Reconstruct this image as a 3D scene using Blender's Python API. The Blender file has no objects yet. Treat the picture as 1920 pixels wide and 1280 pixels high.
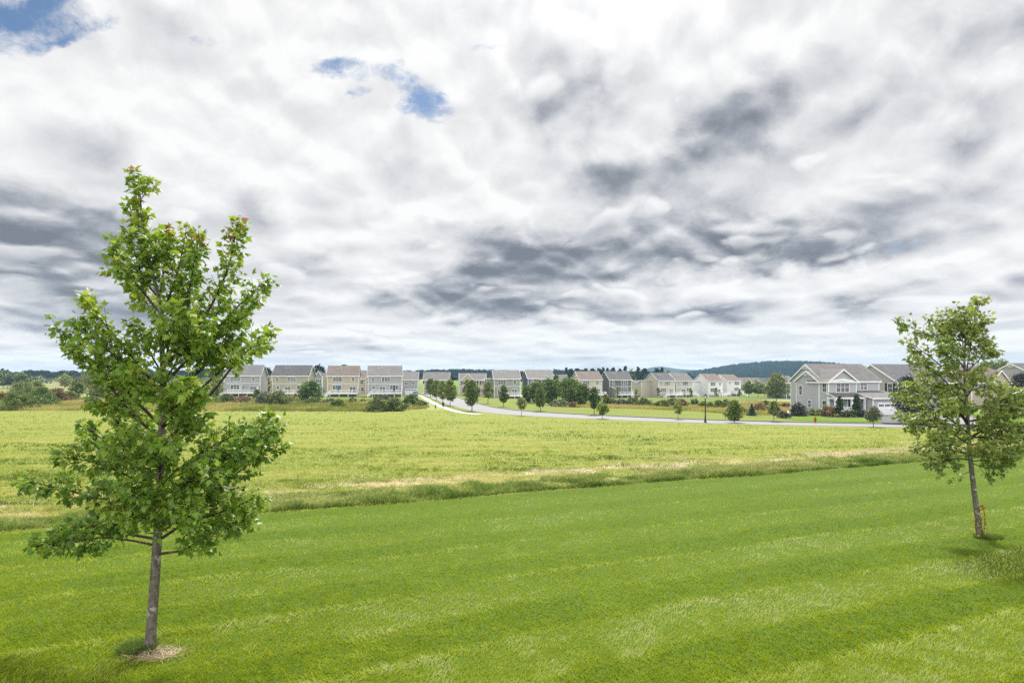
import bpy, math, random
import numpy as np
from mathutils import Vector, Matrix
sc = bpy.context.scene
COL = sc.collection
R = math.radians
rnd = random.Random(7)
nrs = np.random.RandomState(11)

# ------------------------------------------------------------------ camera and pixel helpers
F, HV, ZC = 1066.7, 702.0, 4.2          # focal length in photo pixels, horizon row, eye height
cam_d = bpy.data.cameras.new('camera'); cam = bpy.data.objects.new('camera', cam_d); COL.objects.link(cam)
cam.location = (0, 0, ZC); cam.rotation_euler = (R(90), 0, 0)
cam_d.lens = 20; cam_d.sensor_width = 36; cam_d.shift_y = (HV - 640) / 1920
cam_d.clip_start = 0.1; cam_d.clip_end = 20000
sc.camera = cam

def sstep(a, b, x):
    t = np.clip((x - a) / (b - a), 0, 1); return t * t * (3 - 2 * t)
def drop(x, y):
    x = np.asarray(x, float); y = np.asarray(y, float)
    d = 4.2 + 0.0345 * (np.minimum(y, 84) - 8.7)
    k = 0.0086 + 0.0114 * sstep(-85, 65, x)
    d = d + k * np.clip(y - 84, 0, 190)
    d = d - 3.6 * sstep(260, 640, y) * sstep(-60, -160, x)
    d = d - 1.1 * sstep(270, 420, y) * sstep(-160, -60, x)
    return d
def gz(x, y): return ZC - drop(x, y)
def W(u, v, Y): return Vector(((u - 960) * Y / F, Y, ZC - (v - HV) * Y / F))
def GU(u, Y):
    x = (u - 960) * Y / F; return Vector((x, Y, float(gz(x, Y))))
def G(u, v):
    lo, hi = 3.0, 900.0
    for _ in range(60):
        m = (lo + hi) / 2; x = (u - 960) * m / F
        if ZC - (v - HV) * m / F > float(gz(x, m)): lo = m
        else: hi = m
    return GU(u, lo)

# ------------------------------------------------------------------ value noise in numpy
def _h(ix, iy, s):
    n = (ix * 374761393 + iy * 668265263 + s * 1442695041) & 0xffffffff
    n = ((n ^ (n >> 13)) * 1274126177) & 0xffffffff
    return ((n ^ (n >> 16)) & 0xffff) / 65535.0
def vnoise(x, y, s=0):
    x = np.asarray(x, float); y = np.asarray(y, float)
    ix = np.floor(x).astype(np.int64); iy = np.floor(y).astype(np.int64)
    fx = x - ix; fy = y - iy; fx = fx * fx * (3 - 2 * fx); fy = fy * fy * (3 - 2 * fy)
    a = _h(ix, iy, s); b = _h(ix + 1, iy, s); c = _h(ix, iy + 1, s); d = _h(ix + 1, iy + 1, s)
    return (a * (1 - fx) + b * fx) * (1 - fy) + (c * (1 - fx) + d * fx) * fy
def fbm(x, y, s=0, o=3):
    r = 0; a = .5; t = 0
    for i in range(o):
        r = r + a * vnoise(x * 2 ** i, y * 2 ** i, s + i); t += a; a *= .5
    return r / t

# ------------------------------------------------------------------ objects
def tag(o, label=None, cat=None, group=None, kind=None):
    if label: o['label'] = label
    if cat: o['category'] = cat
    if group: o['group'] = group
    if kind: o['kind'] = kind
    return o
def empty(name, loc, rz=0):
    o = bpy.data.objects.new(name, None); COL.objects.link(o)
    o.location = loc; o.rotation_euler = (0, 0, rz); o.empty_display_size = .2
    return o
def link(name, me, parent=None, loc=None, rz=None):
    o = bpy.data.objects.new(name, me); COL.objects.link(o)
    if parent: o.parent = parent
    if loc is not None: o.location = loc
    if rz is not None: o.rotation_euler = (0, 0, rz)
    return o
class MB:
    """collects faces, links them as ONE mesh object"""
    def __init__(s): s.v = []; s.f = []; s.m = []
    def add(s, vs, fs, m=0):
        b = len(s.v); s.v += [tuple(p) for p in vs]
        s.f += [tuple(b + i for i in f) for f in fs]; s.m += [m] * len(fs)
    def box(s, x0, x1, y0, y1, z0, z1, m=0):
        s.add([(x0,y0,z0),(x1,y0,z0),(x1,y1,z0),(x0,y1,z0),(x0,y0,z1),(x1,y0,z1),(x1,y1,z1),(x0,y1,z1)],
              [(3,2,1,0),(4,5,6,7),(0,1,5,4),(1,2,6,5),(2,3,7,6),(3,0,4,7)], m)
    def bar(s, a, b, w, h, m=0, up=Vector((0,0,1))):
        a = Vector(a); b = Vector(b); d = (b - a).normalized()
        if abs(d.dot(up)) > .98: up = Vector((0,1,0))
        r = d.cross(up).normalized(); q = r.cross(d).normalized()
        vs = []
        for p in (a, b):
            for i, j in ((-1,-1),(1,-1),(1,1),(-1,1)): vs.append(p + r * (w/2*i) + q * (h/2*j))
        s.add(vs, [(3,2,1,0),(4,5,6,7),(0,1,5,4),(1,2,6,5),(2,3,7,6),(3,0,4,7)], m)
    def tube(s, pts, rad, n=8, m=0, cap=True):
        pts = [Vector(p) for p in pts]; rings = []; b = len(s.v); u = None
        for i, p in enumerate(pts):
            d = (pts[min(i+1, len(pts)-1)] - pts[max(i-1, 0)]).normalized()
            if u is None: u = d.orthogonal().normalized()
            u = (u - d * u.dot(d)).normalized(); w = d.cross(u); r = rad[i] if not isinstance(rad, (int, float)) else rad
            for k in range(n):
                a = 2 * math.pi * k / n; s.v.append(tuple(p + (u * math.cos(a) + w * math.sin(a)) * r))
        for i in range(len(pts)-1):
            for k in range(n):
                s.f.append((b+i*n+k, b+i*n+(k+1)%n, b+(i+1)*n+(k+1)%n, b+(i+1)*n+k)); s.m.append(m)
        if cap:
            s.f.append(tuple(b+k for k in range(n))[::-1]); s.m.append(m)
            e = b + (len(pts)-1)*n; s.f.append(tuple(e+k for k in range(n))); s.m.append(m)
    def lathe(s, prof, n=12, m=0, c=(0,0,0)):
        b = len(s.v)
        for r, z in prof:
            for k in range(n):
                a = 2*math.pi*k/n; s.v.append((c[0]+r*math.cos(a), c[1]+r*math.sin(a), c[2]+z))
        for i in range(len(prof)-1):
            for k in range(n):
                s.f.append((b+i*n+k, b+i*n+(k+1)%n, b+(i+1)*n+(k+1)%n, b+(i+1)*n+k)); s.m.append(m)
        s.f.append(tuple(b+k for k in range(n))[::-1]); s.m.append(m)
        e = b+(len(prof)-1)*n; s.f.append(tuple(e+k for k in range(n))); s.m.append(m)
    def mesh(s, name, mats):
        me = bpy.data.meshes.new(name); me.from_pydata(s.v, [], s.f)
        for mm in (mats if isinstance(mats, (list, tuple)) else [mats]): me.materials.append(mm)
        me.polygons.foreach_set('material_index', s.m); me.update(); return me
    def build(s, name, mats, parent=None, loc=None, rz=None, smooth=False):
        me = s.mesh(name, mats)
        if smooth: me.polygons.foreach_set('use_smooth', [True]*len(me.polygons))
        return link(name, me, parent, loc, rz)
def np_mesh(name, V, Fc, mat, tint=None, smooth=False):
    """V (n,3), Fc (m,k) int; tint one float per face"""
    me = bpy.data.meshes.new(name); V = np.asarray(V, np.float32); Fc = np.asarray(Fc, np.int32)
    m, k = Fc.shape
    me.vertices.add(len(V)); me.vertices.foreach_set('co', V.ravel())
    me.loops.add(m*k); me.loops.foreach_set('vertex_index', Fc.ravel())
    me.polygons.add(m); me.polygons.foreach_set('loop_start', np.arange(0, m*k, k, dtype=np.int32))
    if smooth: me.polygons.foreach_set('use_smooth', np.ones(m, bool))
    me.update(calc_edges=True)
    if tint is not None:
        a = me.attributes.new('tint', 'FLOAT', 'FACE'); a.data.foreach_set('value', np.asarray(tint, np.float32))
    me.materials.append(mat); return me

# ------------------------------------------------------------------ materials
class NT:
    def __init__(s, nt): s.t = nt; s.L = nt.links
    def n(s, kind, **kw):
        x = s.t.nodes.new(kind)
        for k, v in kw.items(): setattr(x, k, v)
        return x
    def put(s, sock, v):
        if hasattr(v, 'is_output'): s.L.new(v, sock)
        elif v is not None: sock.default_value = v
    def math(s, op, a, b=None, c=None, clamp=False):
        x = s.n('ShaderNodeMath', operation=op, use_clamp=clamp)
        s.put(x.inputs[0], a)
        if b is not None: s.put(x.inputs[1], b)
        if c is not None: s.put(x.inputs[2], c)
        return x.outputs[0]
    def vec(s, op, a, b=None):
        x = s.n('ShaderNodeVectorMath', operation=op); s.put(x.inputs[0], a)
        if b is not None: s.put(x.inputs[1], b)
        return x.outputs['Value'] if op in ('LENGTH', 'DOT_PRODUCT') else x.outputs[0]
    def xyz(s, a, b, c=0.0):
        x = s.n('ShaderNodeCombineXYZ'); s.put(x.inputs[0], a); s.put(x.inputs[1], b); s.put(x.inputs[2], c); return x.outputs[0]
    def sep(s, v):
        x = s.n('ShaderNodeSeparateXYZ'); s.put(x.inputs[0], v); return x.outputs
    def noise(s, vec, scale, detail=4, rough=.55, dist=0.0):
        x = s.n('ShaderNodeTexNoise'); s.put(x.inputs['Vector'], vec); x.inputs['Scale'].default_value = scale
        x.inputs['Detail'].default_value = detail; x.inputs['Roughness'].default_value = rough; x.inputs['Distortion'].default_value = dist
        return x.outputs['Fac']
    def smooth(s, v, a, b, lo=0.0, hi=1.0):
        x = s.n('ShaderNodeMapRange', interpolation_type='SMOOTHSTEP'); s.put(x.inputs['Value'], v)
        for k, q in (('From Min', a), ('From Max', b), ('To Min', lo), ('To Max', hi)): s.put(x.inputs[k], q)
        return x.outputs[0]
    def mix(s, f, a, b, blend='MIX'):
        x = s.n('ShaderNodeMix', data_type='RGBA', blend_type=blend)
        s.put(x.inputs[0], f)
        s.put(x.inputs[6], (*a, 1) if isinstance(a, tuple) and len(a) == 3 else a)
        s.put(x.inputs[7], (*b, 1) if isinstance(b, tuple) and len(b) == 3 else b)
        return x.outputs[2]
    def ramp(s, f, stops, interp='LINEAR'):
        x = s.n('ShaderNodeValToRGB'); e = x.color_ramp.elements; x.color_ramp.interpolation = interp
        while len(e) < len(stops): e.new(.5)
        for q, (p, c) in zip(e, stops): q.position = p; q.color = (*c, 1)
        s.put(x.inputs[0], f); return x.outputs[0]
def new_mat(name):
    m = bpy.data.materials.new(name); m.use_nodes = True; t = NT(m.node_tree)
    for x in list(m.node_tree.nodes): m.node_tree.nodes.remove(x)
    t.out = t.n('ShaderNodeOutputMaterial'); return m, t
def principled(t, col, rough=.7, spec=.3, bump=None, bstr=.3, bdist=.02, metal=0):
    p = t.n('ShaderNodeBsdfPrincipled'); t.put(p.inputs['Base Color'], (*col, 1) if isinstance(col, tuple) and len(col) == 3 else col)
    t.put(p.inputs['Roughness'], rough); p.inputs['Specular IOR Level'].default_value = spec; p.inputs['Metallic'].default_value = metal
    if bump is not None:
        b = t.n('ShaderNodeBump'); b.inputs['Strength'].default_value = bstr; b.inputs['Distance'].default_value = bdist
        t.put(b.inputs['Height'], bump); t.L.new(b.outputs[0], p.inputs['Normal'])
    return p.outputs[0]
def plain(name, col, rough=.6, spec=.3, var=.12, scale=3, metal=0):
    m, t = new_mat(name); c = t.n('ShaderNodeTexCoord').outputs['Object']
    n = t.noise(c, scale, 5)
    col2 = t.mix(n, tuple(k*(1-var) for k in col), tuple(min(1, k*(1+var)) for k in col))
    t.L.new(principled(t, col2, rough, spec, metal=metal), t.out.inputs[0]); return m
def siding(name, col):
    m, t = new_mat(name); c = t.n('ShaderNodeTexCoord').outputs['Object']; s = t.sep(c)
    saw = t.math('FRACT', t.math('MULTIPLY', s[2], 1/.15))
    n = t.noise(c, .6, 5); n2 = t.noise(t.vec('MULTIPLY', c, (1, 1, 12)), .8, 3)
    k = t.math('ADD', t.math('MULTIPLY', n, .16), t.math('MULTIPLY', n2, .10))
    col2 = t.mix(k, tuple(q*.86 for q in col), tuple(min(1, q*1.25) for q in col))
    edge = t.smooth(saw, .0, .1, .72, 1.0)
    col3 = t.mix(1.0, col2, t.ramp(edge, [(0, (0,0,0)), (1, (1,1,1))]), 'MULTIPLY')
    t.L.new(principled(t, col3, .65, .25, bump=t.math('SUBTRACT', 1.0, saw), bstr=.5, bdist=.03), t.out.inputs[0]); return m
def shingle(name, col):
    m, t = new_mat(name); c = t.n('ShaderNodeTexCoord').outputs['Object']
    b = t.n('ShaderNodeTexBrick'); t.put(b.inputs['Vector'], t.vec('MULTIPLY', t.xyz(t.sep(c)[0], t.math('ADD', t.sep(c)[2], t.math('MULTIPLY', t.sep(c)[1], .01))), (1, 1.0, 1)))
    b.inputs['Scale'].default_value = 1; b.inputs['Brick Width'].default_value = .42; b.inputs['Row Height'].default_value = .11; b.inputs['Mortar Size'].default_value = .012
    b.inputs['Color1'].default_value = (*[k*.75 for k in col], 1); b.inputs['Color2'].default_value = (*[k*1.25 for k in col], 1); b.inputs['Mortar'].default_value = (*[k*.6 for k in col], 1)
    n = t.noise(c, .5, 6, .6); col2 = t.mix(t.smooth(n, .3, .7, 0, .45), b.outputs[0], tuple(min(1, k*1.35) for k in col))
    t.L.new(principled(t, col2, .85, .2, bump=b.outputs['Fac'], bstr=.3, bdist=-.01), t.out.inputs[0]); return m
def leafmat(name, stops, trans=.35, rough=.45, spec=.35, tsat=None):
    """foliage: colour by the per-leaf 'tint', part of the light shines through"""
    m, t = new_mat(name); a = t.n('ShaderNodeAttribute', attribute_name='tint')
    c = t.n('ShaderNodeTexCoord').outputs['Object']
    f = t.math('ADD', a.outputs['Fac'], t.math('MULTIPLY', t.math('SUBTRACT', t.noise(c, 1.3, 3), .5), .25))
    col = t.ramp(f, stops)
    p = principled(t, col, rough, spec)
    tr = t.n('ShaderNodeBsdfTranslucent'); t.L.new(t.mix(1.0, col, tsat or (1.0, 1.0, .55), 'MULTIPLY'), tr.inputs[0])
    mx = t.n('ShaderNodeMixShader'); mx.inputs[0].default_value = trans
    t.L.new(p, mx.inputs[1]); t.L.new(tr.outputs[0], mx.inputs[2]); t.L.new(mx.outputs[0], t.out.inputs[0]); return m

M = {}
M['white'] = plain('white_paint', (.74, .74, .73), .5)
M['vinyl'] = plain('white_vinyl', (.78, .78, .78), .45)
M['dark'] = plain('dark_metal', (.03, .032, .03), .45)
M['black'] = plain('black_paint', (.015, .016, .016), .5)
M['concrete'] = plain('concrete', (.42, .40, .37), .85, var=.2)
M['foundation'] = plain('foundation_concrete', (.26, .25, .24), .9, var=.25)
M['hydrant'] = plain('red_paint', (.30, .035, .022), .5)
M['shutter'] = plain('shutter_black', (.02, .02, .024), .6)
M['orange'] = plain('orange_plastic', (.62, .14, .08), .5)
M['blue_cloth'] = plain('blue_cloth', (.03, .18, .42), .8)
M['dark_cloth'] = plain('dark_cloth', (.03, .035, .06), .8)
M['stone'] = plain('pale_stone', (.40, .38, .35), .9, var=.4, scale=2.5)
M['car_paint'] = plain('blue_grey_car_paint', (.12, .15, .24), .25, .5)
M['rubber'] = plain('rubber', (.015, .015, .015), .8)
M['lantern'] = plain('frosted_lantern', (.55, .55, .50), .3)
M['mulch'] = plain('mulch', (.06, .04, .03), .95, var=.4)
M['acunit'] = plain('grey_metal', (.30, .31, .30), .5)
def glassmat():
    m, t = new_mat('window_glass'); c = t.n('ShaderNodeTexCoord').outputs['Object']
    col = t.ramp(t.noise(c, 1.1, 2), [(.35, (.018, .022, .026)), (.6, (.06, .07, .075)), (.75, (.20, .20, .19))])
    t.L.new(principled(t, col, .08, .6), t.out.inputs[0]); return m
M['glass'] = glassmat()
def barkmat(name, a, b, moss=None):
    m, t = new_mat(name); c = t.n('ShaderNodeTexCoord').outputs['Object']
    n = t.noise(t.vec('MULTIPLY', c, (1, 1, .45)), 26, 6, .65); n2 = t.noise(c, 9, 4, .6)
    col = t.ramp(n, [(.3, a), (.62, b)])
    col = t.mix(t.smooth(n2, .55, .68), col, moss or tuple(k*1.5 for k in b))
    t.L.new(principled(t, col, .9, .15, bump=n, bstr=.8, bdist=.012), t.out.inputs[0]); return m
M['bark'] = barkmat('maple_bark', (.055, .046, .036), (.185, .162, .135), (.35, .34, .30))
M['bark_small'] = barkmat('tree_bark', (.05, .042, .035), (.14, .12, .10))
M['limb'] = barkmat('limb_bark', (.03, .022, .016), (.085, .06, .045))
G3 = lambda *c: [(p, q) for p, q in zip((0, .35, .68, 1), c)]
M['maple'] = leafmat('maple_leaves', [(0, (0.039,0.084,0.013)), (.3, (0.095,0.185,0.022)), (.58, (0.185,0.308,0.036)), (.80, (0.336,0.426,0.056)), (.87, (0.370,0.336,0.067)), (.94, (0.370,0.146,0.067)), (1, (0.336,0.101,0.062))], .42, .42, .36)
M['maple_far'] = leafmat('small_maple_leaves', [(0, (0.057,0.092,0.023)), (.3, (0.127,0.190,0.040)), (.58, (0.213,0.293,0.063)), (.82, (0.368,0.402,0.098)), (.95, (0.414,0.322,0.103)), (1, (0.287,0.103,0.081))], .42, .42, .36)
M['street'] = leafmat('street_tree_leaves', G3((0.053,0.080,0.024), (0.107,0.156,0.038), (0.178,0.240,0.053), (0.285,0.340,0.079)), .3)
M['street_warm'] = leafmat('warm_tree_leaves', G3((0.069,0.091,0.030), (0.147,0.198,0.050), (0.243,0.281,0.083), (0.347,0.281,0.116)), .3)
M['deep'] = leafmat('deep_green_leaves', G3((0.030,0.061,0.017), (0.066,0.119,0.032), (0.127,0.194,0.044), (0.228,0.286,0.073)), .28)
M['olive'] = leafmat('olive_leaves', G3((0.052,0.072,0.028), (0.121,0.155,0.059), (0.216,0.250,0.095), (0.345,0.345,0.155)), .3)
M['pale'] = leafmat('pale_leaves', G3((0.075,0.106,0.025), (0.163,0.213,0.050), (0.275,0.312,0.088), (0.413,0.413,0.138)), .35)
M['greyleaf'] = leafmat('grey_green_leaves', G3((0.056,0.070,0.045), (0.119,0.140,0.087), (0.196,0.217,0.133), (0.294,0.308,0.196)), .25)
M['plum'] = leafmat('plum_leaves', G3((0.018,0.018,0.018), (0.036,0.039,0.036), (0.065,0.068,0.058), (0.104,0.104,0.085)), .2)
M['rust'] = leafmat('rusty_leaves', G3((0.084,0.056,0.035), (0.182,0.119,0.070), (0.266,0.168,0.105), (0.308,0.280,0.140)), .25)
M['yellow'] = leafmat('yellow_leaves', G3((.12,.10,.02), (.25,.2,.03), (.4,.3,.05), (.5,.38,.08)), .35)
M['spruce'] = leafmat('spruce_needles', G3((0.026,0.042,0.034), (0.052,0.078,0.062), (0.091,0.124,0.098), (0.130,0.163,0.130)), .1)
M['arbor'] = leafmat('arborvitae_leaves', G3((0.017,0.036,0.018), (0.033,0.069,0.030), (0.058,0.105,0.042), (0.099,0.150,0.060)), .15)
M['wood'] = leafmat('far_wood_leaves', G3((.010,.020,.012), (.018,.034,.018), (.030,.050,.022), (.05,.07,.03)), .06, .9, 0)
M['vine'] = leafmat('vine_leaves', [(0, (.30,.32,.06)), (.5, (.42,.36,.09)), (.75, (.40,.20,.07)), (1, (.34,.07,.04))], .35, .6, .15)
M['lawn_blade'] = leafmat('lawn_blades', [(0, (.100,.152,.005)), (.35, (.205,.268,.008)), (.62, (.305,.365,.016)), (.85, (.40,.465,.10)), (1, (.48,.51,.26))], .42, .7, .08, (1.0, 1.0, .45))
M['meadow_blade'] = leafmat('meadow_blades', [(0, (.095,.145,.028)), (.3, (.205,.265,.05)), (.6, (.34,.375,.10)), (.82, (.49,.44,.20)), (1, (.58,.49,.31))], .40, .7, .08, (1.0, 1.0, .5))
M['edge_blade'] = leafmat('edge_grass_blades', [(0, (.06,.105,.02)), (.35, (.13,.20,.04)), (.65, (.25,.32,.10)), (.85, (.40,.42,.2)), (1, (.52,.44,.28))], .40, .65, .1)
M['straw'] = leafmat('straw_blades', [(0, (.26,.20,.12)), (.5, (.48,.385,.28)), (1, (.62,.52,.40))], .2, .7, .2)
M['weeds'] = leafmat('weed_stems', [(0, (.17,.19,.06)), (.35, (.32,.32,.11)), (.6, (.44,.38,.16)), (.8, (.42,.28,.18)), (1, (.48,.34,.24))], .35, .8, .1)
# ------------------------------------------------------------------ sky, sun
SUN_AZ, SUN_EL = R(9), R(54)             # azimuth to the right of straight ahead
sun_dir = Vector((math.sin(SUN_AZ)*math.cos(SUN_EL), math.cos(SUN_AZ)*math.cos(SUN_EL), math.sin(SUN_EL)))
world = bpy.data.worlds.new('World'); sc.world = world; world.use_nodes = True
wt = NT(world.node_tree)
for x in list(world.node_tree.nodes): world.node_tree.nodes.remove(x)
def build_sky(t):
    out = t.n('ShaderNodeOutputWorld')
    sky = t.n('ShaderNodeTexSky', sky_type='NISHITA'); sky.sun_disc = False
    sky.sun_elevation = SUN_EL; sky.sun_rotation = SUN_AZ
    d = t.n('ShaderNodeTexCoord').outputs['Generated']
    x, y, z = t.sep(d)
    ty = t.math('MAXIMUM', y, .05)
    s = t.math('DIVIDE', x, ty); h = t.math('DIVIDE', z, ty)
    front = t.smooth(y, .02, .25)
    # cloud coordinates: azimuth over height, so that puffs keep their shape and shrink toward the horizon
    rr_ = t.math('SQRT', t.math('ADD', t.math('MULTIPLY', x, x), t.math('MULTIPLY', y, y)))
    hh = t.math('ADD', t.math('DIVIDE', t.math('MAXIMUM', z, 0.0), t.math('MAXIMUM', rr_, .02)), .055)
    az = t.math('ARCTAN2', x, y)
    P = t.xyz(t.math('MULTIPLY', az, 3.3), t.math('MULTIPLY', t.math('LOGARITHM', hh, math.e), 1.55), 0.0)
    wv = t.n('ShaderNodeTexNoise'); t.put(wv.inputs['Vector'], P); wv.inputs['Scale'].default_value = 2.2; wv.inputs['Detail'].default_value = 3
    wo = t.vec('MULTIPLY', t.vec('SUBTRACT', wv.outputs['Color'], (.5, .5, .5)), (.30, .26, 0))
    Pw = t.vec('ADD', P, wo)
    def puffs(Q, scale):
        v = t.n('ShaderNodeTexVoronoi', feature='SMOOTH_F1'); t.put(v.inputs['Vector'], Q); v.inputs['Scale'].default_value = scale
        v.inputs['Detail'].default_value = 1; v.inputs['Roughness'].default_value = .55; v.inputs['Smoothness'].default_value = .35
        return t.math('SUBTRACT', 1.0, v.outputs['Distance'])
    def shape(Q): return t.math('ADD', t.math('MULTIPLY', t.noise(Q, .95, 10, .60), .95), t.math('MULTIPLY', t.math('SUBTRACT', puffs(Q, 2.5), .5), .42))
    shp = shape(Pw); shpU = shape(t.vec('ADD', Pw, (.012, .075, 0)))      # the same field a little higher up
    nC = t.noise(t.vec('ADD', Pw, (7.3, 2.1, 4)), 2.6, 6, .6)
    nD = t.noise(t.vec('ADD', Pw, (1.3, 5.1, 9)), .7, 5, .5)
    # where the thick cloud sits, as directions (tangent of azimuth, tangent of elevation)
    u2 = t.n('ShaderNodeTexNoise'); t.put(u2.inputs['Vector'], t.xyz(t.math('MULTIPLY', s, 1.0), t.math('MULTIPLY', h, 1.7), .3)); u2.inputs['Scale'].default_value = 5.5; u2.inputs['Detail'].default_value = 6; u2.inputs['Roughness'].default_value = .6
    sh = t.vec('ADD', t.xyz(s, h, 0.0), t.vec('MULTIPLY', t.vec('SUBTRACT', u2.outputs['Color'], (.5, .5, .5)), (.26, .15, 0)))
    def blob(u, v, ru, rv, amp, rot=0):
        a = t.vec('SUBTRACT', sh, ((u-960)/F, (HV-v)/F, 0))
        if rot:
            rr = t.n('ShaderNodeVectorRotate', rotation_type='Z_AXIS'); t.put(rr.inputs['Vector'], a); rr.inputs['Angle'].default_value = -R(rot); a = rr.outputs[0]
        a = t.vec('MULTIPLY', a, (F/ru, F/rv, 0)); l = t.vec('DOT_PRODUCT', a, a)
        return t.math('MULTIPLY', t.math('EXPONENT', t.math('MULTIPLY', l, -1.0)), amp)
    def total(lst):
        acc = 0.0
        for b in lst: acc = t.math('ADD', blob(*b), acc)
        return acc
    shade = total(SHADE); holes = total(HOLES); thin = total(THIN)
    thick = t.math('ADD', t.math('MULTIPLY', t.math('MULTIPLY', shade, front), -1.15), t.math('MULTIPLY', t.math('SUBTRACT', shp, .5), 1.15))
    thick = t.math('ADD', thick, t.math('MULTIPLY', t.math('SUBTRACT', nD, .5), .5))
    D = t.smooth(thick, -.24, .58)
    emb = t.math('SUBTRACT', shp, shpU)
    B = t.math("SUBTRACT", .925, t.math('MULTIPLY', D, .66))
    B = t.math('ADD', B, t.math('MULTIPLY', t.math('MULTIPLY', emb, 2.3), t.math('ADD', .50, D)))
    B = t.math('ADD', B, t.math('MULTIPLY', t.math('SUBTRACT', nC, .5), -.16))
    col = t.ramp(B, [(0, (.20,.22,.26)), (.18, (.275,.30,.345)), (.42, (.435,.455,.50)), (.66, (.66,.67,.695)), (.86, (.84,.84,.848)), (1, (.97,.97,.965))])
    # separate cumulus in front of the deck: crisp bright rims, grey undersides
    Q2 = t.vec('ADD', t.vec('MULTIPLY', Pw, (1.0, 1.25, 1)), (3.7, 11.3, 2.0))
    def shape2(Q): return t.math('ADD', t.math('MULTIPLY', t.noise(Q, 1.0, 9, .56), .9), t.math('MULTIPLY', t.math('SUBTRACT', puffs(Q, 3.0), .5), .34))
    q0 = shape2(Q2); q1 = shape2(t.vec('ADD', Q2, (.01, .11, 0)))
    cover = t.math('ADD', t.math('MULTIPLY', t.math('MULTIPLY', shade, front), -.17), t.math('MULTIPLY', t.smooth(h, .75, .12), .055))
    e2 = t.math('ADD', q0, cover)
    m2 = t.smooth(e2, .50, .60)
    B2 = t.math('ADD', t.math('SUBTRACT', t.math('SUBTRACT', .93, t.math('MULTIPLY', D, .30)), t.math('MULTIPLY', t.smooth(e2, .52, .78), .42)), t.math('MULTIPLY', t.math('SUBTRACT', q0, q1), 2.2))
    col2 = t.ramp(B2, [(0, (.22,.24,.28)), (.2, (.29,.315,.36)), (.42, (.435,.455,.50)), (.66, (.66,.67,.695)), (.86, (.86,.86,.866)), (1, (.99,.99,.985))])
    col = t.mix(t.math('MULTIPLY', m2, .75), col, col2)
    # bluish thin air low down
    low = t.math('MULTIPLY', t.smooth(h, .14, .01), t.smooth(t.noise(t.vec('MULTIPLY', Pw, (.45, 1, 1)), 1.1, 6), .47, .62))
    col = t.mix(t.math('MULTIPLY', low, .22), col, (.56, .66, .76))
    # holes to the clear sky, with ragged rims
    hm = t.math('ADD', t.math('MULTIPLY', t.math('MULTIPLY', holes, front), 1.0), t.math('MULTIPLY', t.math('SUBTRACT', .5, t.noise(Pw, 3.4, 9, .70)), 2.5))
    hole = t.math('MULTIPLY', t.smooth(hm, .22, 1.15), t.smooth(t.math('MULTIPLY', holes, front), .12, .4))
    thinm = t.math('MULTIPLY', t.math('MULTIPLY', thin, front), t.smooth(nC, .35, .7))
    blue = t.vec('MULTIPLY', sky.outputs[0], (.066, .080, .092))
    hole = t.math('MAXIMUM', hole, t.math('MULTIPLY', thinm, .55))
    col = t.mix(hole, col, blue)
    # bright veil round the hidden sun, and unseen sky behind the viewer brightened as fill
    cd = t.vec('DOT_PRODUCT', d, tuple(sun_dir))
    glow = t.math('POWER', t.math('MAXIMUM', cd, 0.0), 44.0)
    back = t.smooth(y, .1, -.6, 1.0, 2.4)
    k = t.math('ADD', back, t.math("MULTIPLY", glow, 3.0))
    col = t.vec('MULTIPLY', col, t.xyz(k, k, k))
    below = t.smooth(z, -.02, -.1)
    col = t.mix(below, col, (.25, .28, .2))
    bg = t.n('ShaderNodeBackground'); t.L.new(col, bg.inputs[0]); bg.inputs[1].default_value = SKY_STR
    t.L.new(bg.outputs[0], out.inputs[0])
SKY_STR = .60
SHADE = [(50,455,210,105,-.55,0),(190,520,170,70,-.32,-15),(870,555,190,48,-.62,0),(930,455,110,48,-.32,0),(1010,500,160,42,-.42,0),(880,420,60,30,-.15),
 (1250,300,260,60,-.30,28),(1430,245,280,80,-.10,24),(1220,390,380,120,-.10,0),(1330,435,190,60,-.40,0),(1550,465,140,45,-.58,8),(1220,480,150,35,-.40,0),(1060,180,110,110,-.30,0),(1860,70,130,90,-.32,0),(1860,230,130,70,-.16,0),
 (1600,580,70,24,-.34,0),(1310,597,70,18,-.28,0),(680,320,120,60,-.14,0),(700,470,110,20,-.20,0),(280,590,160,34,-.26,0),(470,500,190,70,-.16,0),(1100,578,110,22,-.30,0),(50,590,160,36,-.26,0),(120,650,170,18,-.22,0),(700,652,110,11,-.22,0),(1650,330,110,70,-.12,0),(480,380,130,70,-.1,0),(300,60,200,60,-.10,0),(1830,400,90,60,-.2,0),(1900,520,70,40,-.2,0),
 (935,330,130,110,.26,0),(1260,60,320,90,.26,0),(420,240,230,110,.12,0),(860,470,60,20,.1,0),(1730,520,150,22,.16,0),(1420,535,190,22,.16,0),(1680,260,120,60,.10,0),(560,70,160,60,.15,0),(1180,230,60,50,.1,0),(1640,620,260,30,.12,0),(900,615,160,16,.14,0),(620,560,60,30,.1,0),(1250,400,60,20,.1,0)]
HOLES = [(40,20,120,55,1.35,10),(125,70,70,22,.9,15),(640,130,80,22,.80,8),(765,188,66,26,.84,24),(805,208,40,18,.7,0),(690,165,40,14,.55,0),(735,150,44,22,.8,0),(645,188,26,12,.7,0),(380,85,40,16,.5,0),(905,90,30,12,.4,0),(1700,455,60,9,.5,-10),(1845,462,26,10,.5,30)]
THIN = [(1380,632,300,13,.75,0),(1700,600,160,14,.5,0),(560,690,300,14,.5,0),(1850,600,90,30,.35,0),(950,690,260,12,.55,0),(1080,635,120,10,.4,0)]
build_sky(wt)
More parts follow.
